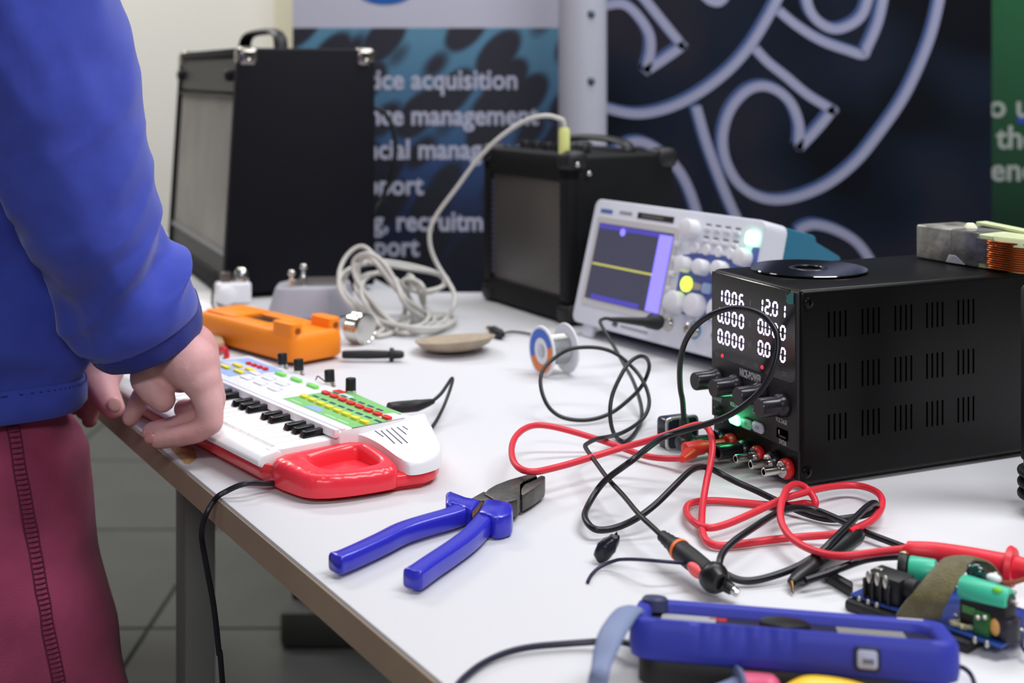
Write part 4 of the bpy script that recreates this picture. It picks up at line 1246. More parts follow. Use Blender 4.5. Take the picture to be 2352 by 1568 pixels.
# black test lead
bl = Thing('black_test_lead', 'black test lead arching in front of the power supply display', 'test lead', P(1700, 1180))
post1 = Mp @ V((q(112.4), -.008, .0094))
e1 = post1 + plug_d * .034
bl.part('banana_plug', MB().cyl(post1, post1 + plug_d * .020, .0042, .0048, 20).cyl(post1 + plug_d * .018, e1, .0056, .0060, 20, .001), mat('black_plug', (24, 30, 32), .42), world=True)
be = post1 + plug_d * .026
bl.part('strain_relief', MB().tube([be + V((0, 0, .002)), be + V((-.001, 0, .012)), be + V((-.002, 0, .020))], [.0056, .0048, .0040], 16), mat('black_plug', (24, 30, 32)), world=True)
by = be.y
kl = [tuple()]
b_top = be + V((-.002, 0, .019))
path = [b_top] + [D(u, v, y) for u, v, y in ((1568, 920, by), (1563, 895, by - .004), (1561, 850, by - .012), (1568, 800, by - .022), (1590, 757, by - .035), (1625, 727, by - .05), (1670, 709, by - .062), (1715, 709, by - .075), (1755, 726, by - .088), (1782, 760, by - .098), (1787, 800, by - .104), (1775, 850, by - .108), (1745, 900, by - .108), (1690, 945, by - .104), (1640, 968, by - .10), (1580, 986, by - .096), (1520, 1005, by - .094))]
tail = c8([(480, 335, .046), (400, 395, .038), (290, 475, .026), (215, 560, .016), (150, 670, .010), (128, 740, .010), (160, 800, .009), (210, 832, .008), (290, 832, .007), (400, 800, .009), (520, 735, .014), (640, 640, .020), (760, 520, .026), (860, 425, .029), (930, 398, .028), (1000, 408, .025), (1080, 450, .020), (1180, 502, .016), (1300, 555, .012), (1440, 622, .008), (1560, 680, .006), (1700, 735, .004), (1830, 762, .004), (1950, 752, .005), (2050, 735, .007), (2120, 710, .010), (2155, 675, .014), (2140, 648, .019), (2090, 668, .021), (2000, 755, .020), (1900, 855, .018), (1820, 935, .016), (1750, 1000, .012), (1600, 1090, .008), (1450, 1148, .0055), (1320, 1182, .004), (1220, 1186, .004), (1130, 1155, .006), (1070, 1110, .010), (1062, 1060, .013), (1090, 985, .015), (1160, 915, .017), (1250, 850, .018), (1450, 722, .017), (1540, 690, .015), (1620, 680, .013), (1750, 702, .010), (1950, 790, .008), (2100, 862, .006), (2340, 952, .005), (2450, 1000, .006), (2470, 1020, .010), (2350, 1015, .014), (2100, 1032, .014), (1900, 1100, .012), (1800, 1140, .010), (1660, 1185, .008)])
pts = path + [PW(t) for t in tail]
pts = smooth(spline(pts, 6), 3)
for p in pts:
    p.z = max(p.z, T + .0027)
bl.part('lead', MB().tube(pts, .0024, 10), m_blkc, world=True, angle=80)
hA, hB = P(1972, 1222, .012), P(1818, 1337, .006)
hd_ = (hB - hA)
prf = [0, .03, .10, .25, .5, .75, .92, 1]
rad = [.0030, .0062, .0078, .0074, .0062, .0056, .0048, .0030]
bl.part('probe_handle', MB().tube([hA + hd_ * f for f in prf], rad, 18, flat=.8), mat('black_probe', (20, 22, 24), .34), 'black probe handle', world=True, angle=60)
bl.part('probe_tip', MB().cyl(hB, P(1822, 1362, .0022), .0018, .0006, 10), mat('tarnished_brass', (122, 96, 62), .35, metal=.8), 'tarnished tip', world=True)
bl.part('red_collar', MB().cyl(P(1968, 1216, .015), P(1950, 1222, .016), .0028, n=12), mat('red_probe', (226, 40, 58)), 'small red collar', world=True)

# oscilloscope probe
pb = Thing('oscilloscope_probe', 'black oscilloscope probe with coiled lead and orange ring', 'probe', P(1500, 1100))
bw = Ms @ V((.1800, .0245, .0135))
ps_ = [bw, bw + (D(1505, 742, 1.44) - bw) * .5, D(1490, 741, 1.44), D(1462, 738, 1.43), D(1430, 735, 1.42), D(1405, 733, 1.415)]
ps_ = [bw, D(1512, 742, 1.455), D(1488, 740, 1.445), D(1462, 738, 1.435), D(1432, 735, 1.425), D(1405, 733, 1.42)]
pb.part('bnc_plug', MB().tube([bw, bw + sn * .010, D(1508, 742, 1.455), D(1486, 740, 1.445)], [.0080, .0088, .0078, .0062], 20), m_blkp, world=True)
pb.part('strain_relief', MB().tube([D(1490, 740, 1.446), D(1462, 738, 1.435), D(1420, 734, 1.422), D(1400, 733, 1.418)], [.0058, .0045, .0030, .0022], 14), m_blkp, world=True)
pl_ = [(1404, 733, 1.419), (1390, 731, 1.412), (1380, 735, 1.408), (1379, 742, 1.40), (1392, 765, 1.385), (1415, 804, 1.36), (1435, 840, 1.33), (1454, 874, 1.30), (1471, 924, 1.25), (1474, 961, 1.222), (1462, 989, 1.20), (1448, 1006, 1.175), (1432, 1014, 1.155), (1415, 1003, 1.160), (1405, 981, 1.165), (1401, 947, 1.17), (1406, 908, 1.18), (1423, 868, 1.19), (1443, 835, 1.20), (1465, 819, 1.21), (1482, 820, 1.22), (1491, 835, 1.23), (1488, 857, 1.235), (1471, 891, 1.235), (1437, 924, 1.23), (1406, 947, 1.225), (1370, 961, 1.215), (1331, 965, 1.210), (1291, 958, 1.21), (1263, 938, 1.215), (1247, 908, 1.225), (1241, 874, 1.235), (1249, 846, 1.245), (1275, 821, 1.255), (1308, 802, 1.26), (1348, 797, 1.265), (1387, 801, 1.265), (1420, 815, 1.26), (1446, 837, 1.25), (1465, 857, 1.24), (1482, 885, 1.225), (1491, 916, 1.215), (1488, 941, 1.205), (1474, 964, 1.195), (1449, 983, 1.175), (1421, 997, 1.155), (1392, 1004, .016), (1370, 1008, .019), (1348, 1019, .022), (1345, 1028, .023), (1366, 1058, .022), (1396, 1099, .022), (1433, 1139, .022), (1466, 1179, .022), (1499, 1210, .020), (1522, 1232, .018)]
_, c = cable(pl_, .0019, 6, 2, 8)
pb.part('lead', c, m_prb, world=True, angle=80)
A_, B_ = P(1518, 1228, .0185), P(1640, 1326, .0125)
ub = (B_ - A_); L_ = ub.length
pb.part('boot', MB().tube([A_ + ub * f for f in (0, .03, .06, .10, .13, .17, .20, .24, .30)], [.0024, .0040, .0037, .0045, .0042, .0050, .0047, .0054, .0062], 18), m_blkp, 'ribbed boot', world=True, angle=30)
pb.part('probe_body', MB().tube([A_ + ub * f for f in (.29, .33, .60, .86, 1.0)], [.0062, .0068, .0070, .0066, .0066], 22), mat('probe_body_black', (28, 28, 30), .5), world=True, angle=60)
pb.part('colour_ring', MB().cyl(A_ + ub * .355, A_ + ub * .395, .0073, n=26), mat('orange_ring', (246, 122, 56), .45), 'orange ring', world=True)
pb.part('slider', MB().ell((0, 0, 0), (.0085, .0035, .0042), 16, 10, Matrix.Translation(A_ + ub * .80 + V((-.0050, -.0030, 0))) @ ub.to_track_quat('X', 'Z').to_matrix().to_4x4()), mat('salmon_slider', (240, 96, 98), .45), 'salmon red slider', world=True)
u_ = ub.normalized()
pb.part('finger_guard', MB().tube([B_ - u_ * .005, B_ - u_ * .0035, B_ + u_ * .001, B_ + u_ * .004, B_ + u_ * .008], [.0068, .0090, .0096, .0088, .0060], 26), mat('guard_black', (16, 16, 18), .35), 'black finger guard', world=True, angle=50)
C1 = P(1697, 1364, .0060)
pb.part('tip_sleeve', MB().tube([B_ + u_ * .006, B_ + (C1 - B_) * .45, B_ + (C1 - B_) * .74], [.0050, .0042, .0036], 16), mat('guard_black', (16, 16, 18)), world=True)
pb.part('metal_tip', MB().tube([B_ + (C1 - B_) * .73, B_ + (C1 - B_) * .9, C1], [.0026, .0026, .0020], 14), m_chrome, world=True)
gl_ = [(1600, 1296, .012), (1575, 1293, .014), (1550, 1291, .016), (1502, 1287, .017), (1460, 1284, .014), (1430, 1284, .010), (1416, 1286, .008), (1393, 1294, .005), (1372, 1306, .003), (1358, 1320, .0016), (1350, 1336, .0014)]
_, c = cable(gl_, .0012, 6, 2, 7)
pb.part('ground_lead', c, mat('ground_wire', (34, 28, 62), .45), 'thin dark ground wire', world=True, angle=80)
# taped clip at the end of the ground wire
tp_ = MB()
b = bmesh.new(); bmesh.ops.create_icosphere(b, subdivisions=3, radius=1.0)
for v in b.verts:
    n_ = noise.noise(v.co * 1.7) * .25 + noise.noise(v.co * 4) * .08
    v.co = V((v.co.x * .0072, v.co.y * .0058, v.co.z * .0088)) * (1 + n_)
    v.co.x += v.co.z * .45
tp_._merge(b, Matrix.Translation(P(1396, 1297, 0) + V((.000, .003, .0104))))
pb.part('taped_clip', tp_, mat('black_tape', (20, 22, 36), .3, bump=.4, bs=160), 'lump of black tape around the clip', world=True, angle=80)
pb.part('tape_ear', MB().prism([(0, 0), (.004, .001), (.003, .006), (.0015, .0045)], -.0004, .0004, M=Matrix.Translation(P(1396, 1287, 0) + V((.0035, .003, .0125))) @ RX), mat('black_tape', (20, 22, 36)), world=True)

# small black adapter box behind the plugs
ab = Thing('plug_adapter', 'small black adapter with silver rim standing behind the red and black plugs', 'adapter', P(1572, 1040), R(24))
ab.part('case', MB().box((.004, .020, .0135), (.030, .020, .026), .004, 3), mat('adapter_black', (28, 30, 44), .25))
ab.part('rim', MB().prism(rr(.033, .029, .005, 4, .004, .0145), -.0012, .0012, .0006, 1, Matrix.Translation((0, .0105, 0)) @ RX), mat('silver_rim', (196, 196, 196), .3, metal=.7), 'silver rim')
ab.part('face', MB().prism(rr(.029, .025, .004, 4, .004, .0145), -.0016, .0016, .0004, 1, Matrix.Translation((0, .0103, 0)) @ RX), mat('adapter_black', (28, 30, 44)))

# ================================================================== circuit board with components
m_pcb = mat('blue_circuit_board', (26, 66, 148), .4, var=.3, vs=60)
m_tan = mat('tin', (196, 192, 180), .3, metal=.8)
pa_ = P(1952, 1367, .008); pbv = P(2300, 1489, .008)
cx = (pbv - pa_); cx.z = 0; LP_ = cx.length; cx.normalize(); cy = V((-cx.y, cx.x, 0))
cb = Thing('circuit_board', 'blue circuit board with green capacitors and an olive strap', 'circuit board', M=Matrix(((cx.x, cy.x, 0, pa_.x), (cx.y, cy.y, 0, pa_.y), (0, 0, 1, T), (0, 0, 0, 1))))
CI = cb.inv
def lc(u, v, z):
    return CI @ P(u, v, z)
cb.part('board', MB().prism([(0, 0), (LP_, 0), (LP_, .058), (.0, .058)], .0075, .0092, .0003, 1), m_pcb)
cb.part('battery_tray', MB().box((.040, .024, .0034), (.082, .058, .0066), .002, 2), m_blkp, 'black plastic tray')
pg = [lc(1890, 1322, .004), lc(1900, 1316, .004), lc(1960, 1345, .005), lc(1956, 1362, .004)]
cb.part('tray_prong', MB().prism([(p.x, p.y) for p in pg], .001, .008, .0015, 2), m_blkp, 'black prong')
# solder stubs along the front edge
st = None
for u, v in ((1969, 1378), (1990, 1385), (2010, 1392), (2246, 1465), (2270, 1477)):
    p = lc(u, v, .008)
    if st is None:
        st = cb.part('solder_stub', MB().ell((0, 0, 0), (.0014, .0014, .0022), 10, 8), m_tan); st.location = (p.x, -.0006, .0078)
    else:
        cb.again(st, (p.x, -.0006, .0078))
# audio jack block with three silver contacts
jx = lc(1990, 1380, .009).x
cb.part('jack_block', MB().box((.0205, .0115, .0172), (.0235, .018, .0155), .0018, 2), m_blkp, 'black jack socket')
cb.part('jack_barrel', MB().cyl((.0320, .0125, .0185), (.0385, .0125, .0185), .0070, .0064, 22, .0006), m_blkp)
for k in range(4):
    cb.part('jack_rib', MB().box((.0095 + k * .0056, .0016, .0150), (.0018, .0028, .0125), .0004, 1), m_blkp)
ct = None
for k in range(3):
    if ct is None:
        ct = cb.part('contact', MB().ell((0, 0, 0), (.0019, .0016, .0042), 14, 10), m_tan, 'silver contact'); ct.location = (.0122 + k * .0056, .0022, .0222)
    else:
        cb.again(ct, (.0122 + k * .0056, .0022, .0222))
cb.part('top_contact', MB().box((.014, .010, .0255), (.005, .003, .0016), .0004, 1), m_tan)
cb.part('red_link', MB().box((.0240, .030, .0200), (.008, .0045, .0045), .0008, 2), m_red, 'small red link')
# first green capacitor and black ring
m_cap = mat('green_capacitor', (64, 188, 152), .35)
p0_, p1_ = lc(2088, 1306, .022), lc(2150, 1316, .022)
cb.part('capacitor', MB().cyl(p0_, p1_, .0080, n=24, bev=.0012), m_cap, 'green capacitor')
cb.part('black_ring', MB().cyl(p0_ - (p1_ - p0_).normalized() * .006, p0_ - (p1_ - p0_).normalized() * .0005, .0088, n=24, bev=.0008), m_blkp)
cb.part('brass_cap', MB().ell(p0_ + V((-.006, .004, .006)), (.003, .003, .0024), 12, 8), mat('brass_bit', (190, 170, 120), .3, metal=.7))
# olive strap: a broad band looped over the board
m_strap = mat('olive_strap', (112, 102, 62), .9, bump=.9, bs=900, var=.35, vs=120, sheen=.3)
def strap():
    cl = [(2110, 1418, .010), (2118, 1400, .016), (2135, 1372, .024), (2160, 1335, .031), (2186, 1300, .036), (2206, 1281, .037)]
    mid = [lc(*t) for t in cl]
    bk_ = [mid[-1] + V((.006, .010, -.003)), mid[-1] + V((.010, .018, -.016)), mid[-1] + V((.010, .018, -.027))]
    c_ = smooth(spline(mid + bk_, 8), 2)
    wdir = (lc(2168, 1420, .010) - lc(2068, 1412, .010)); wdir.z = 0; wdir.normalize()
    rings = []
    for k, p in enumerate(c_):
        f = k / (len(c_) - 1)
        hw = .0125 - .0052 * min(1, f * 1.4)
        t = (c_[min(k + 1, len(c_) - 1)] - c_[max(k - 1, 0)]).normalized()
        nn = wdir.cross(t).normalized()
        bow = .0016
        ring = []
        for s in (-1, -.6, -.2, .2, .6, 1):
            ring.append(p + wdir * hw * s + nn * (bow * (1 - s * s)))
        for s in (1, .6, .2, -.2, -.6, -1):
            ring.append(p + wdir * hw * s + nn * (bow * (1 - s * s) - .0012))
        rings.append(ring)
    return MB().rings(rings)
cb.part('strap', strap(), m_strap, 'olive woven strap', angle=60, recalc=True)
# long green capacitor on the right with a black relay below it
p0_, p1_ = lc(2210, 1347, .030), lc(2322, 1382, .030)
dirc = (p1_ - p0_).normalized()
cap2 = cb.part('capacitor', MB().cyl(p0_, p1_, .0072, n=28, bev=.0014), m_cap, 'long green capacitor')
cb.part('end_disc', MB().cyl(p1_ - dirc * .0004, p1_ + dirc * .0003, .0048, n=20), mat('cap_end_dark', (24, 40, 40), .5), parent=cap2)
cb.part('wire_stub', MB().cyl(p1_, p1_ + dirc * .0035, .0014, n=10), m_tan, parent=cap2)
cb.part('green_stamp', MB().ell(p0_ + dirc * .0235 + V((0, -.0036, .0058)), (.0032, .0024, .0018), 14, 8), mat('lime_stamp', (110, 200, 60), .5), 'lime green stamp', parent=cap2)
rc = lc(2268, 1412, .018)
cb.part('relay', MB().box((rc.x + .001, rc.y - .0015, .0190), (.030, .012, .0205), .0025, 2, rot=Matrix.Rotation(R(-4), 4, 'Z')), m_blkp, 'black relay')
cb.part('green_film', MB().box((lc(2246, 1400, .018).x, rc.y - .0076, .0205), (.0085, .0012, .0045), .0006, 1), mat('film_green', (70, 130, 62), .4))
cb.part('glass_part', MB().ell(lc(2242, 1312, .034), (.0065, .0045, .0048), 18, 12), mat('dark_glass', (20, 60, 56), .08, spec=.8), 'dark glassy part')
cb.part('white_lump', MB().ell(lc(2283, 1327, .034), (.0045, .0034, .0026), 14, 10), mat('white_glue', (226, 228, 232), .35), 'white lump of glue')
fc = lc(2262, 1440, .014)
cb.part('film_capacitor', MB().box((fc.x - .001, fc.y, .0158), (.0100, .006, .0135), .0016, 2), mat('leaf_green_part', (36, 96, 44), .4), 'dark green film capacitor')
cb.part('disc_capacitor', MB().ell(lc(2286, 1440, .016), (.0034, .0022, .0050), 14, 10), mat('tan_disc', (214, 160, 88), .45), 'tan disc capacitor')
e0_ = lc(2312, 1468, .010)
cb.part('can_capacitor', MB().lathe([(.0058, .0095), (.0062, .0105), (.0062, .0205), (.0056, .0216)], 24, Matrix.Translation((e0_.x, e0_.y + .002, 0))), mat('can_black', (44, 42, 52), .4), 'black can capacitor')
tc_ = lc(2215, 1420, .014)
cb.part('trimmer', MB().box((tc_.x, tc_.y + .004, .0155), (.0085, .0065, .0115), .0008, 2), mat('grey_trimmer', (120, 122, 140), .4), 'grey trimmer')
rs = None
for k, (u, v) in enumerate(((2205, 1436), (2222, 1440), (2196, 1428))):
    p = lc(u, v, .011)
    o = MB().lathe([(.0002, -.0042), (.0018, -.0038), (.0016, -.0018), (.0014, 0), (.0016, .0018), (.0018, .0038), (.0002, .0042)], 14, Matrix.Rotation(PI / 2, 4, 'Y'))
    if rs is None:
        rs = cb.part('resistor', o, mat('resistor_cream', (190, 186, 150), .45, var=.4, vs=300)); rs.location = p
    else:
        cb.again(rs, p, (0, 0, .6 * k))
pin = None
for u, v, z in ((2287, 1318, .036), (2196, 1413, .012), (2330, 1360, .020), (2346, 1447, .010), (2246, 1418, .022), (2262, 1418, .022), (2240, 1362, .020)):
    p = lc(u, v, z)
    if pin is None:
        pin = cb.part('solder_blob', MB().ell((0, 0, 0), (.0015, .0015, .0013), 10, 8), m_tan); pin.location = p
    else:
        cb.again(pin, p)
bwp = [lc(2290, 1334, .030), lc(2310, 1338, .028), lc(2335, 1336, .026), lc(2372, 1322, .024)]
cb.part('brown_wire', MB().tube(spline(bwp, 6), .0013, 8), mat('brown_wire', (122, 70, 42), .5), 'brown wire')
nvp = [lc(2342, 1420, .012), lc(2346, 1470, .008), lc(2352, 1492, .006), lc(2375, 1510, .004)]
cb.part('navy_wire', MB().tube(spline(nvp, 6), .0011, 8), mat('navy_wire', (26, 26, 60), .5), 'navy wire')
# ================================================================== blue multimeter in the foreground
m_bm = mat('blue_rubber', (52, 59, 164), .5, spec=.3, bump=.05, bs=300)
mo = D(1440, 1478, .684); mo.z = T + .0185
mE = D(2195, 1552, .655)
mx_ = V((mE.x - mo.x, mE.y - mo.y, 0)).normalized()
tilt = R(13); slope = R(0.4)
my_ = V((-mx_.y, mx_.x, 0))
# x along the near side, falling a little to the right; y away, falling because the far edge rests on the table
mxv = (mx_ * math.cos(slope) + V((0, 0, -math.sin(slope)))).normalized()
myv = (my_ * math.cos(tilt) + V((0, 0, -math.sin(tilt)))).normalized()
mzv = mxv.cross(myv).normalized(); myv = mzv.cross(mxv)
Mm = Matrix(((mxv.x, myv.x, mzv.x, mo.x), (mxv.y, myv.y, mzv.y, mo.y), (mxv.z, myv.z, mzv.z, mo.z), (0, 0, 0, 1)))
bmx = Thing('blue_multimeter', 'blue hand-held multimeter lying nearest the camera on a propped stand', 'multimeter', M=Mm)
ML, MD, MH = .1690, .070, .0205
body = rr(ML, MD, .012, 6, ML / 2, MD / 2)
hol = MB()
# holster: rim ring around a sunken face
inner = rr(ML - .016, MD - .024, .006, 6, ML / 2 - .001, MD / 2)
ro = [V((x, y, 0)) for x, y in body]; 
def grip_in(x, y, d):
    if y < .01 and .035 < x < .085:
        y += d * (0.5 + .5 * math.cos((x - .035) / .0125 * 2 * PI))
    return V((x, y, 0))
bb = dens([(x, y) for x, y in body], 1) if False else None
def densify(l, st_):
    out_ = []
    n = len(l)
    for k in range(n):
        a, b2 = V((l[k][0], l[k][1], 0)), V((l[(k + 1) % n][0], l[(k + 1) % n][1], 0))
        m_ = max(1, int((b2 - a).length / st_))
        for j in range(m_):
            out_.append(a + (b2 - a) * (j / m_))
    return out_
ob_ = densify(body, .002)
nb_ = len(ob_)
cen = V((ML / 2, MD / 2, 0))
def ring_at(sc, z, g):
    r_ = []
    for p in ob_:
        d = p - cen
        qx = cen.x + d.x * (1 - (1 - sc) * MD / ML); qy = cen.y + d.y * sc
        w = grip_in(qx, qy, g)
        r_.append(V((w.x, w.y, z)))
    return r_
hol.rings([ring_at(.90, .0, 0), ring_at(.97, .0015, 0), ring_at(1.0, .006, 0), ring_at(1.0, MH - .006, .0012), ring_at(.985, MH - .002, .0022), ring_at(.95, MH, .0016), ring_at(.80, MH - .0002, 0), ring_at(.74, MH - .0018, 0), ring_at(.73, MH - .007, 0)], cap=False)
hol.bm.verts.ensure_lookup_table()
bot = [hol.bm.verts[k] for k in range(nb_)]; hol.bm.faces.new(bot[::-1])
bmx.part('holster', hol, m_bm, 'blue rubber holster', angle=60, recalc=True)
bmx.part('underside_filler', MB().prism(rr(ML - .010, MD - .014, .010, 5, ML / 2, MD / 2 - .002), -.0125, .002, .002, 2), m_blkp, 'black underside filling the shaded gap')  # black underside, deepened to stand in for the shadow below
fc_ = bmx.part('face', MB().prism([(p.x, p.y) for p in ring_at(.735, 0, 0)], MH - .0085, MH - .006), mat('meter_face', (30, 30, 34), .4), 'dark recessed face')
fz = MH - .0058
for (x, y, sx_, sy_, m_, lb) in ((.030, .036, .030, .036, mat('meter_grey', (170, 170, 172), .4), 'grey jack panel'), (.060, .030, .018, .010, m_red, 'red printed field'), (.046, .050, .010, .006, m_red, 'red printed field'), (.082, .040, .020, .030, mat('meter_light', (200, 198, 192), .4), 'pale dial print'), (.128, .035, .036, .040, mat('meter_lcd', (150, 146, 128), .25), 'display glass')):
    bmx.part('face_panel', MB().box((x, y, fz), (sx_, sy_, .0012), .0003, 1), m_, lb, parent=fc_)
bmx.part('dial', MB().lathe([(.014, 0), (.0135, .004), (.011, .005)], 32, Matrix.Translation((.082, .036, fz))), mat('dial_black', (24, 24, 26), .4), 'rotary dial')
bx0 = .122
bmx.part('side_button', MB().prism(rr(.0135, .0118, .0022, 4, bx0, MH / 2 - .0002), -.0016, .0012, .0006, 1, RX), mat('button_bezel', (24, 26, 64), .5), 'dark button bezel')
sbn = bmx.part('light_button', MB().prism(rr(.0100, .0088, .0016, 4, bx0, MH / 2 - .0002), 0, .0022, .0007, 2, RX), mat('grey_button_face', (166, 172, 200), .5), 'pale grey side button')
bmx.part('button_mark', MB().box((bx0 + .0004, -.0024, MH / 2 - .001), (.0055, .0004, .0022)), mat('button_mark', (98, 100, 116)), parent=sbn)
bmx.part('side_logo', MB().box((ML - .018, MD - .004, MH - .0002), (.014, .003, .0004)), mat('pale_print', (214, 206, 212), .5), 'pale print')
bmx.part('end_tab', MB().box((ML + .0002, .030, .013), (.0012, .020, .005), .0003, 1), mat('salmon_slider', (240, 96, 98)), 'red end tab')
bmx.part('corner_button', MB().lathe([(.0075, 0), (.0075, .006), (.006, .0075)], 22, Matrix.Translation((.0105, MD - .013, MH - .0045))), mat('slate_rubber', (52, 58, 92), .5), 'dark corner stud')
# tilt stand / strap at the left end
st_pts = [Mm @ V((.0030, .016, .0222)), Mm @ V((-.0015, .006, .0215)), D(1406, 1455, .672), D(1386, 1510, .658), D(1374, 1562, .648), P(1366, 1592, .003)]
bmx.part('wrist_strap', MB().tube(smooth(spline(st_pts, 6), 1), [.0050 + .0022 * math.sin(PI * min(1, k / 20)) for k in range(6 * 5 + 1)], 12, flat=.42), mat('slate_strap', (122, 134, 168), .6), 'grey-blue strap', world=True, angle=70)
# short lead at the right end and long lead on the left
_, c = cable([(2196, 1528, .012), (2216, 1535, .010), (2232, 1552, .006), (2240, 1580, .003), (2243, 1620, .003)], .0013)
bmx.part('lead', c, mat('navy_wire', (26, 26, 60)), 'navy lead at the right end', world=True)
_, c = cable([(1448, 1478, .010), (1410, 1471, .008), (1370, 1473, .005), (1300, 1478, .004), (1220, 1485, .004), (1160, 1499, .0035), (1110, 1522, .003), (1075, 1548, .003), (1050, 1574, .003), (1040, 1600, .003)], .0019)
bmx.part('lead', c, mat('lead_navy', (30, 28, 52), .4), 'dark lead running to the front', world=True)

# yellow handled tool and grey marker at the very front
zc_ = .0115
sd_ = Thing('yellow_screwdriver', 'yellow screwdriver handle at the bottom edge below the blue multimeter', 'screwdriver', P(1930, 1600))
cy0 = [P(1795, 1612, zc_), P(1835, 1610, zc_), P(1880, 1608, zc_), P(1960, 1614, zc_), P(2060, 1636, zc_), P(2110, 1652, zc_)]
sd_.part('handle', MB().tube(spline(cy0, 6), [.0035 + .0080 * math.sin(PI * min(1, (k / 30) ** .7)) for k in range(31)], 16), mat('yellow_handle', (244, 196, 30), .35, spec=.6), 'yellow handle', world=True, angle=60)
sd_.part('shaft', MB().cyl(P(1800, 1612, zc_), P(1700, 1622, zc_ - .003), .0022, n=12), m_steel, world=True)
mk = Thing('grey_marker', 'grey marker with pink band at the bottom edge left of the yellow handle', 'marker', P(1690, 1590))
mp_ = [P(1560, 1612, .009), P(1640, 1596, .009), P(1690, 1582, .010), P(1704, 1580, .010)]
mk.part('barrel', MB().tube(spline(mp_, 6), [.0035 + .0035 * k / 18 for k in range(19)], 16), mat('slate_strap', (122, 134, 168)), world=True, angle=60)
mk.part('collar', MB().cyl(P(1694, 1579, .0112), P(1706, 1578, .0112), .0105, .0098, 20, .001), mat('slate_blue', (104, 114, 150), .5), 'flared collar', world=True)
mk.part('pink_band', MB().tube(spline([P(1706, 1578, .010), P(1740, 1580, .010), P(1775, 1584, .010), P(1790, 1586, .010)], 5), [.0075] * 10 + [.0072 - .0006 * k for k in range(6)], 16), mat('pink_plastic', (232, 104, 138), .4), 'pink band', world=True, angle=60)

# ribbed black tube at the right edge
rt = Thing('ribbed_tube', 'black ribbed tube at the right edge beside the power supply', 'tube', P(2375, 1190) + V((.018, .01, 0)))
rt.part('body', MB().lathe([(.017, 0), (.0185, .002), (.0205, .010), (.0205, .16), (.019, .162)], 28), mat('tube_grey', (96, 98, 112), .3))
for z in (.0105, .0188, .0271):
    rt.part('ring', MB().lathe([(.0205, z), (.0245, z + .0012), (.0250, z + .003), (.0245, z + .0048), (.0205, z + .006)], 28, cap=False), m_blkp)
rt.part('cap', MB().lathe([(.0222, .040), (.0222, .165), (.0210, .167)], 28), m_blkp)

# ================================================================== orange multimeter behind the keyboard
m_or = mat('orange_holster', (252, 142, 18), .5, bump=.04, bs=400)
oc = V((-.2415, 1.442, T)); oxv = V((-.695, .72, 0)).normalized(); oyv = V((.72, .695, 0)).normalized()
# x towards the far left, y away to the right
Mo = Matrix(((oxv.x, -oyv.x, 0, oc.x), (oxv.y, -oyv.y, 0, oc.y), (0, 0, 1, oc.z), (0, 0, 0, 1)))
Mo = Matrix(((-oxv.x, oyv.x, 0, oc.x), (-oxv.y, oyv.y, 0, oc.y), (0, 0, 1, oc.z), (0, 0, 0, 1)))
om = Thing('orange_multimeter', 'orange rubber-cased multimeter behind the toy keyboard', 'multimeter', M=Mo)
OL, OD, OH = .212, .072, .036
def oring(sc, z):
    l = rr(OL * 1, OD, .014, 6, -OL / 2, OD / 2)
    return [V((-OL / 2 + (x + OL / 2) * (1 - (1 - sc) * OD / OL), OD / 2 + (y - OD / 2) * sc, z)) for x, y in l]
ho_ = MB().rings([oring(.94, .0045), oring(1.0, .007), oring(1.0, .022), oring(.97, .030), oring(.90, OH - .001), oring(.84, OH), oring(.62, OH - .0006), oring(.58, OH - .002), oring(.57, OH - .008)], cap=False)
ho_.bm.verts.ensure_lookup_table(); n_r = len(oring(1, 0)); ho_.bm.faces.new([ho_.bm.verts[k] for k in range(n_r)][::-1])
om.part('holster', ho_, m_or, 'orange rubber case', angle=60, recalc=True)
om.part('face', MB().prism([(p.x, p.y) for p in oring(.575, 0)], OH - .0070, OH - .0022), mat('meter_dark_face', (44, 40, 40), .3), 'dark recessed face')
om.part('raised_front', MB().prism(rr(.080, .052, .006, 4, -.046, OD / 2), OH - .009, OH - .0002, .002, 2), m_or)
om.part('raised_back', MB().prism(rr(.066, .052, .006, 4, -OL + .042, OD / 2), OH - .009, OH + .0022, .002, 2), m_or)
for y_ in (.015, OD - .015):
    om.part('window_rail', MB().prism(rr(.09, .018, .005, 4, -.115, y_), OH - .009, OH + .0006, .002, 2), m_or)
for y_ in (.010, OD - .010):
    om.part('probe_holder', MB().prism(rr(.040, .016, .005, 4, -.026, y_), OH - .006, OH + .011, .005, 3), m_or)
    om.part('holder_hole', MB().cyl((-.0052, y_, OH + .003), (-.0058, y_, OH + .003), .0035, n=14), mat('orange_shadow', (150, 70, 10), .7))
om.part('base', MB().prism(rr(OL - .02, OD - .012, .01, 4, -OL / 2, OD / 2), 0, .0055, .0008, 1), mat('meter_base', (34, 28, 26), .6), 'dark base')
probe = Thing('black_meter_probe', 'black test probe lying to the right of the orange multimeter', 'test probe', P(870, 820))
p0_, p1_ = P(786, 814, .0080), P(928, 814, .0080)
dd = (p1_ - p0_)
probe.part('handle', MB().tube([p0_ + dd * f for f in (0, .05, .4, .72, .76)], [.0040, .0048, .0052, .0046, .0042], 16), m_blkp, world=True)
probe.part('finger_guard', MB().cyl(p0_ + dd * .765, p0_ + dd * .835, .0078, .0074, 18, .001), m_blkp, world=True)
probe.part('nose', MB().tube([p0_ + dd * .82, p0_ + dd * .95, p1_], [.0052, .0046, .0030], 14), m_blkp, world=True)

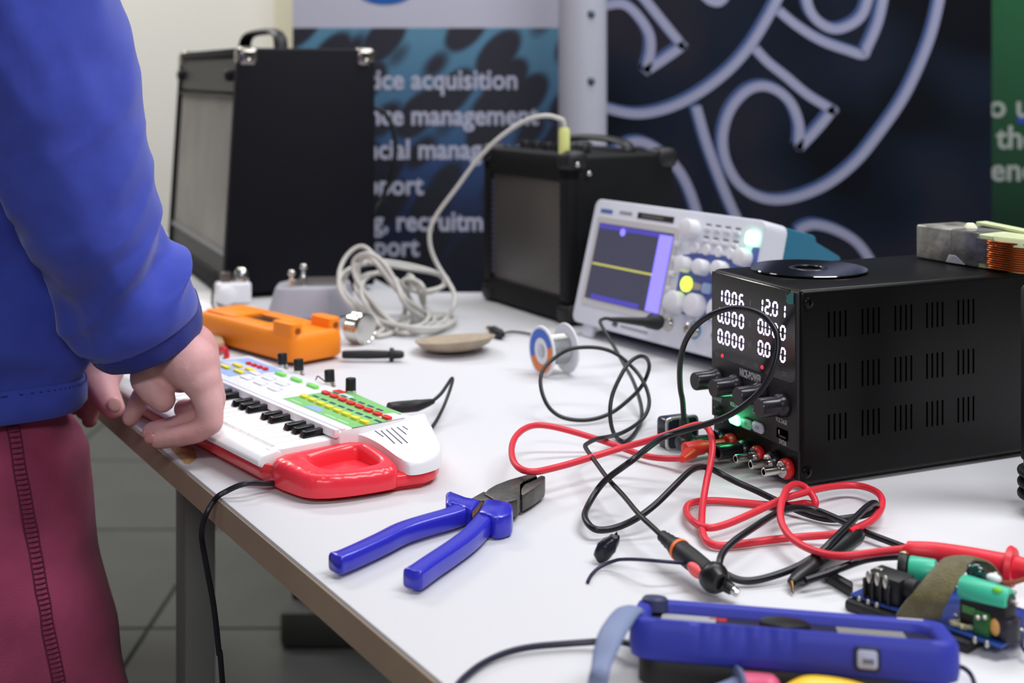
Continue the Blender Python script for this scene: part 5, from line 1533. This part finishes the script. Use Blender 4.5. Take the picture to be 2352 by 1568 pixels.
# ================================================================== clutter at the back left
gbx = Thing('grey_pedal', 'light grey plastic pedal box with two small metal studs on top', 'pedal', V((-.325, 1.715, T)), R(4))
m_gp = mat('grey_plastic', (172, 172, 182), .45, spec=.4)
gbx.part('case', MB().prism([(0, .014), (.004, .004), (.016, 0), (.086, 0), (.108, .028), (.118, .05), (.112, .085), (.02, .085), (.002, .06)], .001, .043, .004, 3, top=[(.012, .020), (.016, .010), (.024, .006), (.084, .006), (.102, .030), (.110, .05), (.106, .08), (.026, .08), (.012, .056)]), m_gp)
gbx.part('treadle', MB().prism([(.034, .020), (.090, .018), (.104, .040), (.10, .076), (.034, .076)], .042, .047, .0015, 2, top=[(.040, .026), (.088, .024), (.100, .042), (.096, .074), (.040, .074)]), mat('pedal_dark', (92, 88, 86), .5), 'dark sloping top')
gbx.part('base_line', MB().prism([(.004, .012), (.016, .002), (.086, .002), (.108, .03), (.116, .05), (.11, .083), (.02, .083), (.004, .058)], 0, .0012), mat('dark_gap', (60, 58, 56), .6))
sd2 = None
for x_, y_, h_ in ((.034, .016, .022), (.049, .024, .030)):
    o = MB().lathe([(.0042, 0), (.0042, h_ * .5), (.0030, h_ * .55), (.0030, h_ * .72)], 14).ell((0, 0, h_ * .86), (.0052, .0052, .0050), 14, 10)
    so_ = gbx.part('metal_stud', o, m_chrome, 'small metal stud'); so_.location = (x_, y_, .042)

chc = P(832, 790, 0)
hx = V((.80, -.60, 0)).normalized()
rC = .0190
Mh = Matrix(((0, -hx.y, hx.x, chc.x), (0, hx.x, hx.y, chc.y), (1, 0, 0, T + rC), (0, 0, 0, 1)))
chm = Thing('chrome_cap', 'round chrome cap with ribbed edge standing on its rim behind the orange multimeter', 'cap', M=Mh)
chm.part('drum', MB().lathe([(.0150, -.016), (.0180, -.015), (.0186, -.011), (.0186, .002), (.0178, .004)], 40), m_chrome)
for k in range(7):
    chm.part('rib', MB().lathe([(.0184, -.0125 + k * .0022), (.0190, -.0118 + k * .0022), (.0184, -.0111 + k * .0022)], 40, cap=False), m_chrome)
chm.part('face_disc', MB().lathe([(.0186, .003), (.0186, .006), (.0165, .0072), (.0160, .0066), (.0002, .0066)], 40), m_chrome, 'shiny face')

dsh = Thing('shallow_dish', 'shallow tan dish tilted on the table left of the solder spool', 'dish', M=Matrix.Translation(P(1046, 812, 0) + V((0, .008, .001))) @ Matrix.Rotation(R(-4), 4, 'Y') @ Matrix.Rotation(R(-5), 4, 'X'))
m_tanw = mat('tan_wood', (176, 160, 138), .6, var=.2, vs=40)
dsh.part('bowl', MB().lathe([(.020, .0015), (.030, .0030), (.040, .0075), (.0465, .0140), (.0475, .0150), (.0462, .0152), (.038, .0105), (.026, .0070), (.0002, .0060)], 48), m_tanw)
dsh.part('dark_centre', MB().lathe([(.020, .0068), (.019, .0076), (.0002, .0078)], 32), mat('dish_centre', (116, 104, 92), .6), 'darker centre')

# white block with chrome knob
wbk = Thing('white_socket_block', 'white plastic block with a chrome dome beside the large amplifier foot', 'socket', P(536, 701, 0) + V((0, .006, 0)), R(20))
wbk.part('block', MB().box((0, .012, .0155), (.048, .030, .030), .004, 3), m_kwht)
wbk.part('chrome_dome', MB().lathe([(.0115, .030), (.0120, .036), (.0105, .044), (.0065, .050), (.0005, .0525)], 28, Matrix.Translation((.012, .012, 0))), m_chrome, 'chrome dome')
wbk.part('metal_clip', MB().box((-.010, .012, .037), (.014, .010, .016), .002, 2), mat('dull_metal', (110, 100, 96), .35, metal=.7))
wbk.part('white_knob', MB().lathe([(.0125, 0), (.0140, .004), (.0130, .010), (.006, .013)], 28, Matrix.Translation((-.012, -.002, .014)) @ RX), m_kwht, 'round white knob')
# papers
paper = MB()
pp = [P(404, 672, 0), P(492, 672, 0), P(500, 722, 0), P(408, 740, 0)]
paper.prism([(p.x, p.y) for p in pp], T + .0003, T + .0024, .0003, 1)
single('paper_pad', 'white paper pad lying below the large amplifier', 'paper', paper, mat('paper_white', (232, 231, 232), .8), pp[0])
# thin dark wires there
for name, lab, l in (('thin_cable', 'thin dark cable running down past the white paper pad', [(424, 655, .030), (432, 690, .012), (440, 706, .004), (455, 727, .003), (470, 742, .003)]),
                     ('thin_cable', 'thin dark cable dangling in front of the white socket block', [(496, 622, .050), (490, 650, .034), (488, 684, .016), (490, 705, .005), (512, 712, .003), (540, 716, .003)])):
    pts, c = cable(l, .0017)
    single(name, lab, 'cable', c, m_blkp, pts[-1])
# red wire loop and tan clip peeping out behind the hand
pts, c = cable([(502, 808, .010), (510, 800, .016), (518, 803, .014), (521, 818, .006), (517, 826, .003)], .0032)
single('red_wire_loop', 'short red wire loop under the front of the orange multimeter', 'wire', c, m_redc, pts[-1])
clp = MB().prism([(p.x, p.y) for p in (P(486, 796, 0), P(508, 792, 0), P(516, 812, 0), P(490, 822, 0))], T + .0004, T + .014, .002, 2)
single('tan_clip', 'small tan clip beside the red wire loop', 'clip', clp, mat('tan_clip', (168, 142, 112), .6), P(500, 808))

# jack plug with gold tip
jk = Thing('jack_plug_lead', 'small black jack plug with gold tip on the table below the practice amplifier', 'plug', P(1140, 768))
a_, b_ = P(1118, 752, .0065), P(1152, 768, .0065)
d_ = (b_ - a_)
jk.part('gold_tip', MB().tube([a_, a_ + d_ * .12, a_ + d_ * .4], [.0016, .0034, .0034], 14), mat('gold', (226, 190, 110), .25, metal=1.0), 'gold tip', world=True)
jk.part('plug_body', MB().tube([a_ + d_ * .36, a_ + d_ * .45, a_ + d_ * .9, a_ + d_ * 1.1], [.0050, .0062, .0058, .0028], 16), m_blkp, world=True)
_, c = cable([(1152, 768, .006), (1170, 762, .004), (1195, 763, .003), (1218, 767, .003), (1250, 775, .003)], .0015)
jk.part('lead', c, m_blkp, world=True)

# ================================================================== white audio cable
m_aud = mat('cream_cable', (196, 194, 188), .5)
au = Thing('audio_cable', 'cream audio cable coiled on the table with a yellow plug in the practice amplifier', 'cable', P(930, 740))
top = Mpl = sa.M @ V((.030, .020, SH))
yp = D(1296, 352, top.y); 
yb_ = V((top.x, top.y, T + SH + .0006)); 
uu = D(1296, 352, 1.70)
yb_ = V((uu.x, 1.70, T + SH + .001))
au.part('yellow_plug', MB().lathe([(.0072, 0), (.0076, .002), (.0074, .030), (.0060, .034)], 20, Matrix.Translation(yb_)), mat('yellow_sleeve', (222, 226, 140), .45), 'pale yellow plug sleeve', world=True)
yt = yb_ + V((0, 0, .033))
strand = [yt, yt + V((-.001, 0, .010)), D(1283, 272, 1.70), D(1262, 266, 1.70), D(1235, 268, 1.70), D(1195, 283, 1.71), D(1140, 322, 1.72), D(1092, 372, 1.73), D(1050, 430, 1.74), D(1008, 485, 1.75), D(988, 525, 1.75), D(988, 565, 1.75), D(1003, 605, 1.75), D(1028, 645, 1.74), D(1044, 675, 1.72), D(1042, 705, 1.70), P(1020, 738, .004), P(985, 756, .004), P(930, 766, .004), P(880, 752, .006)]
loops = [D(845, 720, 1.66), D(800, 680, 1.68), D(778, 640, 1.70), D(788, 600, 1.72), D(812, 572, 1.73), D(836, 566, 1.73), D(858, 585, 1.72), D(880, 610, 1.72), D(905, 640, 1.71), D(925, 680, 1.69), P(930, 720, .010), P(900, 745, .004), P(850, 735, .006), D(805, 700, 1.68), D(790, 650, 1.71), D(808, 615, 1.73), D(850, 598, 1.75), D(900, 602, 1.77), D(955, 612, 1.78), D(1005, 628, 1.77), D(1022, 648, 1.76), D(1000, 668, 1.75), D(960, 672, 1.73), D(940, 650, 1.72), D(938, 632, 1.72), D(950, 640, 1.71), D(962, 668, 1.70), P(975, 705, .012), P(1000, 735, .004), P(965, 752, .006), P(900, 742, .010), D(850, 690, 1.68), D(824, 640, 1.70), D(826, 600, 1.71), D(848, 590, 1.70), D(870, 612, 1.69), D(902, 655, 1.68), D(935, 690, 1.67), P(985, 722, .008), P(1020, 720, .006), P(1035, 735, .004), P(1000, 762, .004), P(940, 758, .008), P(880, 735, .010), D(835, 690, 1.67), D(815, 655, 1.69), D(838, 632, 1.71), D(880, 628, 1.72), D(920, 650, 1.71), P(948, 700, .014), P(940, 738, .006), P(900, 765, .004), P(860, 770, .004)]
more = [D(p_.x / p_.y * FPX + UC + 14 * math.sin(k_ * 1.3), VH + FPX * (T + H - p_.z) / p_.y + 9 * math.cos(k_ * .9), p_.y - .012) for k_, p_ in enumerate(loops[10:48])]
pts = smooth(spline(strand + loops + more, 6), 3)
for p in pts:
    p.z = max(p.z, T + .0035)
au.part('lead', MB().tube(pts, .0031, 9), m_aud, world=True, angle=80)
# power cord hanging behind the large amplifier
pts = smooth(spline([D(850, 245, 1.99), D(882, 258, 2.0), D(902, 295, 2.0), D(908, 345, 2.0), D(900, 400, 2.0), D(880, 450, 2.0), D(862, 480, 1.99), D(852, 520, 1.985)], 6), 2)
am.part('power_cord', MB().tube(pts, .0036, 8), m_blkp, 'black cord hanging at the back', world=True, angle=80)
# ================================================================== the person at the left end of the table
m_skin = mat('skin', (228, 180, 180), .5, sss=.12, spec=.4, rgb2=(218, 156, 156), vs=14, bump=.12, bs=420)
m_nail = mat('fingernail', (218, 166, 160), .3, spec=.5)
m_sweat = mat('blue_jersey', (62, 78, 186), .9, sheen=.25, bump=.06, bs=1500, rgb2=(58, 73, 177), vs=60)
m_cuff = mat('blue_rib_cuff', (36, 48, 132), .9, sheen=.15, bump=.3, bs=700)
m_trs = mat('maroon_twill', (164, 66, 102), .88, sheen=.15, bump=.3, bs=1000, rgb2=(146, 55, 90), vs=20)
m_seam = mat('maroon_seam', (98, 34, 64), .9)
m_hair = mat('brown_hair', (62, 42, 30), .6, bump=.8, bs=120)
m_shoe = mat('dark_shoe', (40, 40, 46), .6)

Fv = V((.853, .522, 0)); Rv = V((.522, -.853, 0)); UZ = V((0, 0, 1))
HC = V((-.519, 1.163, 0))            # centre of the hips, on the floor plan
hip = HC + UZ * .86
def bp(f, r, z): return HC + Fv * f + Rv * r + UZ * z

def capsule(mb, pts, rs, n=14):
    """tapered limb: overlapping spheres and cones"""
    pts = [V(p) for p in pts]
    for k, (p, r) in enumerate(zip(pts, rs)):
        mb.ell(p, (r, r, r), n, n // 2 + 2)
        if k:
            mb.tube([pts[k - 1], p], [rs[k - 1], r], n)

# arm joints (right arm is the near one)
RS, RE, RW = bp(.00, .185, 1.345), D(95, 150, 1.035), D(372, 800, 1.10)
LS, LE_, LW = bp(.00, -.185, 1.345), V((-.585, 1.40, T + .27)), D(222, 842, 1.235)
body = MB()
# legs
for s in (1, -1):
    capsule(body, [bp(.0, .070 * s, .84), bp(.060, .072 * s, .50), bp(.01, .072 * s, .09)], [.056, .046, .034])
    capsule(body, [bp(-.01, .072 * s, .05), bp(.12, .075 * s, .035), bp(.17, .078 * s, .03)], [.042, .036, .028])
# trunk, neck and head
for f, z, a, b in ((0, .90, .085, .125), (.0, 1.0, .085, .125), (.0, 1.14, .09, .135), (-.005, 1.27, .095, .155), (-.01, 1.35, .085, .15)):
    M = Matrix.Translation(bp(f, 0, z)) @ Matrix(((Fv.x, Rv.x, 0, 0), (Fv.y, Rv.y, 0, 0), (0, 0, 1, 0), (0, 0, 0, 1)))
    body.ell((0, 0, 0), (a * .88, b * .86, .10), 24, 14, M)
capsule(body, [bp(-.01, 0, 1.36), bp(.015, 0, 1.46)], [.058, .052])
HM = Matrix.Translation(bp(.055, 0, 1.555)) @ Matrix(((Fv.x, Rv.x, 0, 0), (Fv.y, Rv.y, 0, 0), (0, 0, 1, 0), (0, 0, 0, 1))) @ Matrix.Rotation(R(18), 4, 'Y')
body.ell((0, 0, .015), (.096, .075, .10), 28, 18, HM)
body.ell((.025, 0, -.045), (.066, .058, .066), 24, 14, HM)
body.tube([HM @ V((.088, 0, .012)), HM @ V((.106, 0, -.016)), HM @ V((.094, 0, -.030))], [.008, .0125, .010], 12)
body.ell((.084, 0, -.056), (.014, .024, .007), 14, 8, HM); body.ell((.080, 0, -.068), (.013, .020, .007), 14, 8, HM)
for s in (1, -1):
    body.ell((0, .076 * s, -.005), (.018, .010, .030), 14, 10, HM)
    capsule(body, [RS, RE, RW] if s == 1 else [LS, LE_, LW], [.052, .041, .027])
# right hand: back of the hand faces right, fingers bend back towards the person
def finger(pts, rs):
    capsule(body, [D(*p) for p in pts], rs, 14)
palm = MB()
wr_ = RW
K1, K2, K3, K4 = D(452, 858, 1.078), D(462, 850, 1.094), D(455, 845, 1.112), D(436, 842, 1.126)
capsule(body, [wr_, D(425, 815, 1.100), D(448, 842, 1.092)], [.0290, .0285, .0215], 18)
capsule(body, [wr_ + V((-.004, .004, 0)), D(395, 826, 1.108), D(418, 852, 1.118)], [.026, .025, .0185], 16)
capsule(body, [D(400, 800, 1.09), D(440, 835, 1.078), D(462, 872, 1.074)], [.024, .0225, .0165], 16)
finger([(462, 868, 1.076), (480, 925, 1.071), (484, 968, 1.070), (452, 990, 1.071), (412, 1000, 1.074), (366, 1008, 1.079)], [.0152, .0122, .0108, .0098, .0092, .0086])
finger([(466, 852, 1.096), (487, 915, 1.092), (484, 950, 1.092), (440, 968, 1.096), (392, 982, 1.101), (349, 992, 1.106)], [.0145, .0118, .0105, .0096, .0092, .0088])
finger([(452, 848, 1.114), (470, 900, 1.114), (472, 930, 1.115), (444, 940, 1.121), (420, 938, 1.128)], [.0140, .0112, .0100, .0092, .0084])
# index finger points down and back, thumb hangs beside it
finger([(402, 848, 1.126), (350, 880, 1.138), (322, 915, 1.142), (300, 960, 1.143)], [.0160, .0118, .0092, .0076])
finger([(350, 836, 1.100), (340, 868, 1.086), (356, 898, 1.080), (374, 918, 1.078)], [.0200, .0150, .0126, .0108])
# left hand beyond: thumb and two fingers show
capsule(body, [LW, D(226, 868, 1.232), D(232, 890, 1.226)], [.0255, .0210, .0160], 16)
finger([(226, 868, 1.224), (240, 902, 1.213), (252, 924, 1.208), (262, 938, 1.205)], [.0170, .0135, .0122, .0104])
finger([(214, 878, 1.240), (213, 915, 1.240), (208, 945, 1.238), (206, 964, 1.236)], [.0130, .0098, .0086, .0078])
finger([(200, 872, 1.252), (196, 915, 1.255), (192, 945, 1.254)], [.0125, .0095, .0080])
finger([(190, 868, 1.262), (180, 905, 1.266), (172, 935, 1.264)], [.0120, .0090, .0078])
finger([(182, 866, 1.270), (168, 895, 1.276), (158, 920, 1.274)], [.0110, .0082, .0072])
me = body.mesh('body_rough', None, 180)
ro_ = bpy.data.objects.new('body_rough', me); COL.objects.link(ro_)
rm = ro_.modifiers.new('r', 'REMESH'); rm.mode = 'VOXEL'; rm.voxel_size = .0024; rm.use_smooth_shade = True
sm = ro_.modifiers.new('s', 'SMOOTH'); sm.factor = .5; sm.iterations = 4
dg = bpy.context.evaluated_depsgraph_get()
bme = bpy.data.meshes.new_from_object(ro_.evaluated_get(dg))
bpy.data.objects.remove(ro_)
bme.name = 'person'; bme.materials.clear(); bme.materials.append(m_skin)
bme.transform(Matrix.Translation(-HC))
bme.polygons.foreach_set('use_smooth', [True] * len(bme.polygons))
# creases over the bent joints
pe = bpy.data.objects.new('person', bme); COL.objects.link(pe); pe.location = HC
tag(pe, 'person in blue sweatshirt and maroon trousers reaching both hands over the toy keyboard', 'person')

def pp_(name, mb, m_, lab=None, angle=70, parent=None, kind=None, recalc=True):
    o = link(name, mb.mesh(name, m_, angle, Matrix.Translation(-HC), recalc), parent or pe)
    return tag(o, lab, None, None, kind)

# fingernails
def nail(u, v, y, dx, dy, w, l, r_):
    c_ = D(u, v, y); ax_ = (D(u + dx, v + dy, y) - c_).normalized()
    n_ = (V((0, 0, T + H)) - c_).normalized()
    side = ax_.cross(n_).normalized(); n_ = side.cross(ax_)
    M = Matrix(((ax_.x, side.x, n_.x, c_.x), (ax_.y, side.y, n_.y, c_.y), (ax_.z, side.z, n_.z, c_.z), (0, 0, 0, 1)))
    return MB().ell((0, 0, r_), (l, w, .0016), 16, 8, M)
pp_('fingernail', nail(262, 926, 1.206, 6, 14, .0062, .0072, .0100), m_nail, 'thumb nail of the far hand')
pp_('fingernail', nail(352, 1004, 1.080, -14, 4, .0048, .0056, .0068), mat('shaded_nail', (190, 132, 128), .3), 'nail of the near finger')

# ---- cloth tubes
def clothtube(axis, n=72, m_=150, fold=None, squash=1.0, closed_end=False):
    """axis: (point, radius); folds move the surface in and out"""
    pts = smooth(spline([a for a, r in axis], 16), 2)
    rr_ = []
    k_ = len(axis) - 1
    for i in range(len(pts)):
        f = i / (len(pts) - 1) * k_
        j = min(int(f), k_ - 1); t = f - j; t = t * t * (3 - 2 * t)
        rr_.append(axis[j][1] * (1 - t) + axis[j + 1][1] * t)
    rings = []; prev = None
    L = 0
    for i, p in enumerate(pts):
        t = (pts[min(i + 1, len(pts) - 1)] - pts[max(i - 1, 0)]).normalized()
        if prev is None:
            a = t.cross(V((0, 1, 0)))
        else:
            a = prev - t * prev.dot(t)
        a.normalize(); prev = a; c = t.cross(a)
        if i: L += (p - pts[i - 1]).length
        ring = []
        for j in range(n):
            th = 2 * PI * j / n
            d = a * math.cos(th) + c * math.sin(th)
            ring.append(p + d * (rr_[i] + (fold(p + d * rr_[i], L, th, i / (len(pts) - 1)) if fold else 0)))
        rings.append(ring)
    return rings

def fn(p, s, amp, seed=0.0):
    return noise.noise(p * s + V((seed, seed * 1.7, -seed))) * amp

def sleeve_fold(p, L, th, f):
    env = min(1, f * 6) * (1 - .55 * f)
    e2 = math.exp(-((f - .20) / .16) ** 2)
    w = fn(V((L * 26 + .9 * math.sin(th + 1), th * .55, 0)), 1.0, 1, 2.3)
    diag = fn(V((p.x * 20 + p.z * 12, p.y * 14, p.z * 4)), 1.0, .014, 5.1) + (1 - 2 * abs(fn(V((p.x * 30 + p.z * 16, p.y * 20, p.z * 7)), 1.0, 1, 7.7))) * .0035
    ridge = (1 - abs(w) * 2.0) * .0080
    return (ridge * (.25 + e2) + diag) * env + .004 * math.sin(L * 62 + 2.2 * math.sin(th)) * e2

# near sleeve
near = [(D(331, 754, 1.088), .0485), (D(318, 730, 1.085), .0510), (D(294, 695, 1.081), .0505), (D(258, 640, 1.074), .0490), (D(228, 570, 1.066), .0530), (D(200, 490, 1.057), .0580), (D(168, 405, 1.050), .0610), (D(138, 320, 1.046), .0630), (D(112, 200, 1.040), .0665), (D(70, 30, 1.030), .0690), (D(30, -140, 1.022), .072), (D(-10, -330, 1.015), .076), (bp(-.0, .175, 1.345), .074), (bp(-.005, .12, 1.385), .066)]
rg = clothtube(near, fold=sleeve_fold)
sw = MB().rings(rg)
# torso of the sweatshirt
Rot = Matrix(((Fv.x, Rv.x, 0), (Fv.y, Rv.y, 0), (0, 0, 1)))
def torso_ring(z, a, b, cf=0.0, amp=1.0, n=96):
    ring = []
    for j in range(n):
        th = 2 * PI * j / n
        e = .36
        x = a * math.copysign(abs(math.cos(th)) ** e, math.cos(th)); y = b * math.copysign(abs(math.sin(th)) ** e, math.sin(th))
        p = bp(cf + x, y, z)
        d = Rot @ V((math.cos(th), math.sin(th), 0))
        w = fn(V((p.x * 10, p.y * 10, z * 16)), 1, .010, 3.0) + fn(V((p.x * 26, p.y * 26, z * 44)), 1, .0035, 8.0)
        blouse = .0045 * math.sin(z * 150 + 2.5 * math.sin(th * 2)) * math.exp(-((z - (T + .085)) / .03) ** 2)
        ring.append(p + d * ((w + blouse) * amp))
    return ring
tz = T
zs = []
k_ = 60
for k in range(k_ + 1):
    f = k / k_
    z = tz + .062 + f * .596
    a = .112 + .012 * math.sin(min(1, f * 3) * PI * .5) - .012 * max(0, (f - .5) * 2) - .055 * max(0, (f - .8) * 5) ** 2
    b = .146 + .018 * math.sin(min(1, f * 3) * PI * .5) - .01 * f - .075 * max(0, (f - .8) * 5) ** 2
    zs.append(torso_ring(z, a, b, -.004))
sw.rings(zs)
sweat = pp_('sweatshirt', sw, m_sweat, 'faded blue sweatshirt')
# far sleeve
far = [(D(214, 800, 1.236), .0400), (D(206, 770, 1.240), .0450), (D(190, 700, 1.262), .0560), (D(120, 560, 1.31), .062), (LE_ + V((0, 0, .0)), .066), (bp(-.05, -.19, 1.20), .070), (bp(0, -.175, 1.345), .072), (bp(-.005, -.12, 1.385), .066)]
pp_('far_sleeve', MB().rings(clothtube(far, fold=sleeve_fold)), m_sweat, parent=sweat)
# cuffs
def cuff(pts_r, name, lab):
    rg_ = clothtube(pts_r, fold=lambda p, L, th, f: .0004 * math.sin(th * 60) - .0012 * math.exp(-(f / .06) ** 2))
    inner_ = [[c_ + (p - c_) * .90 for p in rg_[0]] for c_ in [sum(rg_[0], V()) / len(rg_[0])]][0]
    in2 = [p + (rg_[6][k] - rg_[0][k]) for k, p in enumerate(inner_)]
    return pp_(name, MB().rings([in2, inner_] + rg_, cap=False), m_cuff, lab, parent=sweat)
cuff([(D(346, 792, 1.094), .0445), (D(340, 777, 1.092), .0472), (D(332, 757, 1.0885), .0490), (D(320, 728, 1.0855), .0500), (D(314, 715, 1.0845), .0475)], 'cuff', 'dark ribbed cuff of the near sleeve')
cuff([(D(224, 828, 1.232), .0325), (D(220, 815, 1.234), .0355), (D(212, 792, 1.237), .0385), (D(206, 770, 1.241), .0400)], 'cuff', 'cuff of the far sleeve')
# hem band and seam
hz_ = [torso_ring(tz + .0425, .1100, .1430, -.004, .35), torso_ring(tz + .0405, .1135, .1465, -.004, .35), torso_ring(tz + .046, .1170, .1500, -.004, .4), torso_ring(tz + .055, .1175, .1505, -.004, .5), torso_ring(tz + .063, .1170, .1500, -.004, .6), torso_ring(tz + .067, .1140, .1475, -.004, .8)]
pp_('hem_band', MB().rings(hz_, cap=False), m_sweat, 'hem band of the sweatshirt', parent=sweat)
st_ = MB(); rg_ = torso_ring(tz + .0640, .1172, .1502, -.004, .6, 200)
for k in range(0, 200, 2):
    st_.tube([rg_[k], rg_[k] * .45 + rg_[(k + 1) % 200] * .55], .0006, 5)
pp_('hem_stitching', st_, m_cuff, kind='stuff', parent=sweat)
# trousers
tr = MB()
def leg_ring(s, z, n=64):
    f = (z - .06) / .80
    a = .072 + .034 * f ** 1.1 - .030 * max(0, (z - .755) / .06); b = .066 + .008 * f - .016 * max(0, (z - .755) / .06)
    cxr = .072 * s; cf = .062 * min(1, max(0, (.80 - z) / .28)) * (1 if z > .45 else .35 + .65 * (z - .06) / .39)
    ring = []
    for j in range(n):
        th = 2 * PI * j / n
        e = .62
        p = bp(cf + a * math.copysign(abs(math.cos(th)) ** e, math.cos(th)), cxr + b * math.copysign(abs(math.sin(th)) ** e, math.sin(th)), z)
        d = Rot @ V((math.cos(th), math.sin(th), 0))
        w = fn(V((p.x * 9, p.y * 9, z * 11)), 1, .010, 4.0) + fn(V((p.x * 22 + z * 12, p.y * 20, z * 20)), 1, .005, 9.0)
        ring.append(p + d * w * min(1, (.9 - z) * 8 + .15))
    return ring
for s in (1, -1):
    tr.rings([leg_ring(s, .06 + (.755) * k / 70) for k in range(71)])
trous = pp_('trousers', tr, m_trs, 'maroon trousers')
# hips joined over both legs
hp_ = MB().rings([torso_ring(z, a, b, 0, .4) for z, a, b in ((.74, .094, .130), (.765, .096, .134), (.79, .096, .134), (.82, .094, .130), (.84, .090, .125))])
pp_('trouser_seat', hp_, m_trs, parent=trous)
# double side seam with puckered stitching on the near leg
seam = MB()
def seam_pt(z, u_t):
    rg1 = leg_ring(1, z, 360)
    best = None
    for p in rg1:
        if (p - HC).dot(Rv) < .09: continue
        u = UC + FPX * p.x / p.y
        dlt = abs(u - u_t)
        if best is None or dlt < best[0]:
            best = (dlt, p)
    return best[1]
n_s = 74
l1, l2 = [], []
for k in range(n_s):
    z = T + .036 - k * .0042
    v_ = VH + FPX * (T + H - z) / 1.06
    uc_ = 18 + (v_ - 1000) * .172
    l1.append(seam_pt(z, uc_)); l2.append(seam_pt(z, uc_ + 27))
l1, l2 = smooth(l1, 4), smooth(l2, 4)
ctr = HC + Rv * .072
def outw(p, d): 
    q_ = V((p.x - ctr.x, p.y - ctr.y, 0)).normalized()
    return p + q_ * d
for k in range(n_s - 1):
    a_, b_ = outw(l1[k], .0008), outw(l2[k], .0008)
    seam.tube([a_, (a_ + b_) / 2 + (outw(a_, .0006) - a_), b_], [.0004, .0008, .0004], 6)
seam.tube([outw(p, .0002) for p in l1], .0007, 6); seam.tube([outw(p, .0002) for p in l2], .0007, 6)
pp_('side_seam', seam, m_seam, 'puckered double side seam', kind='stuff', parent=trous)
# hair and shoes (outside the frame)
hr = MB()
hr.ell((-.010, 0, .030), (.104, .085, .098), 32, 20, HM)
bmesh.ops.delete(hr.bm, geom=[v for v in hr.bm.verts if (HM.inverted() @ v.co).x > .068 and (HM.inverted() @ v.co).z < .07], context='VERTS')
pp_('hair', hr, m_hair, 'short brown hair')
for s in (1, -1):
    sh = MB()
    for f, a, b, h in ((-.045, .05, .042, .05), (.03, .07, .046, .045), (.12, .075, .05, .036), (.17, .055, .046, .03)):
        M = Matrix.Translation(bp(f, .074 * s, .0)) @ Matrix(((Fv.x, Rv.x, 0, 0), (Fv.y, Rv.y, 0, 0), (0, 0, 1, 0), (0, 0, 0, 1)))
        sh.ell((0, 0, h), (a, b, h - .001), 20, 12, M)
    pp_('shoe', sh, m_shoe, 'dark shoe')
for s in (1, -1):
    pp_('eye', MB().ell((.0815, .031 * s, .012), (.0105, .0125, .0105), 16, 10, HM), mat('eye_white', (220, 216, 210), .2))
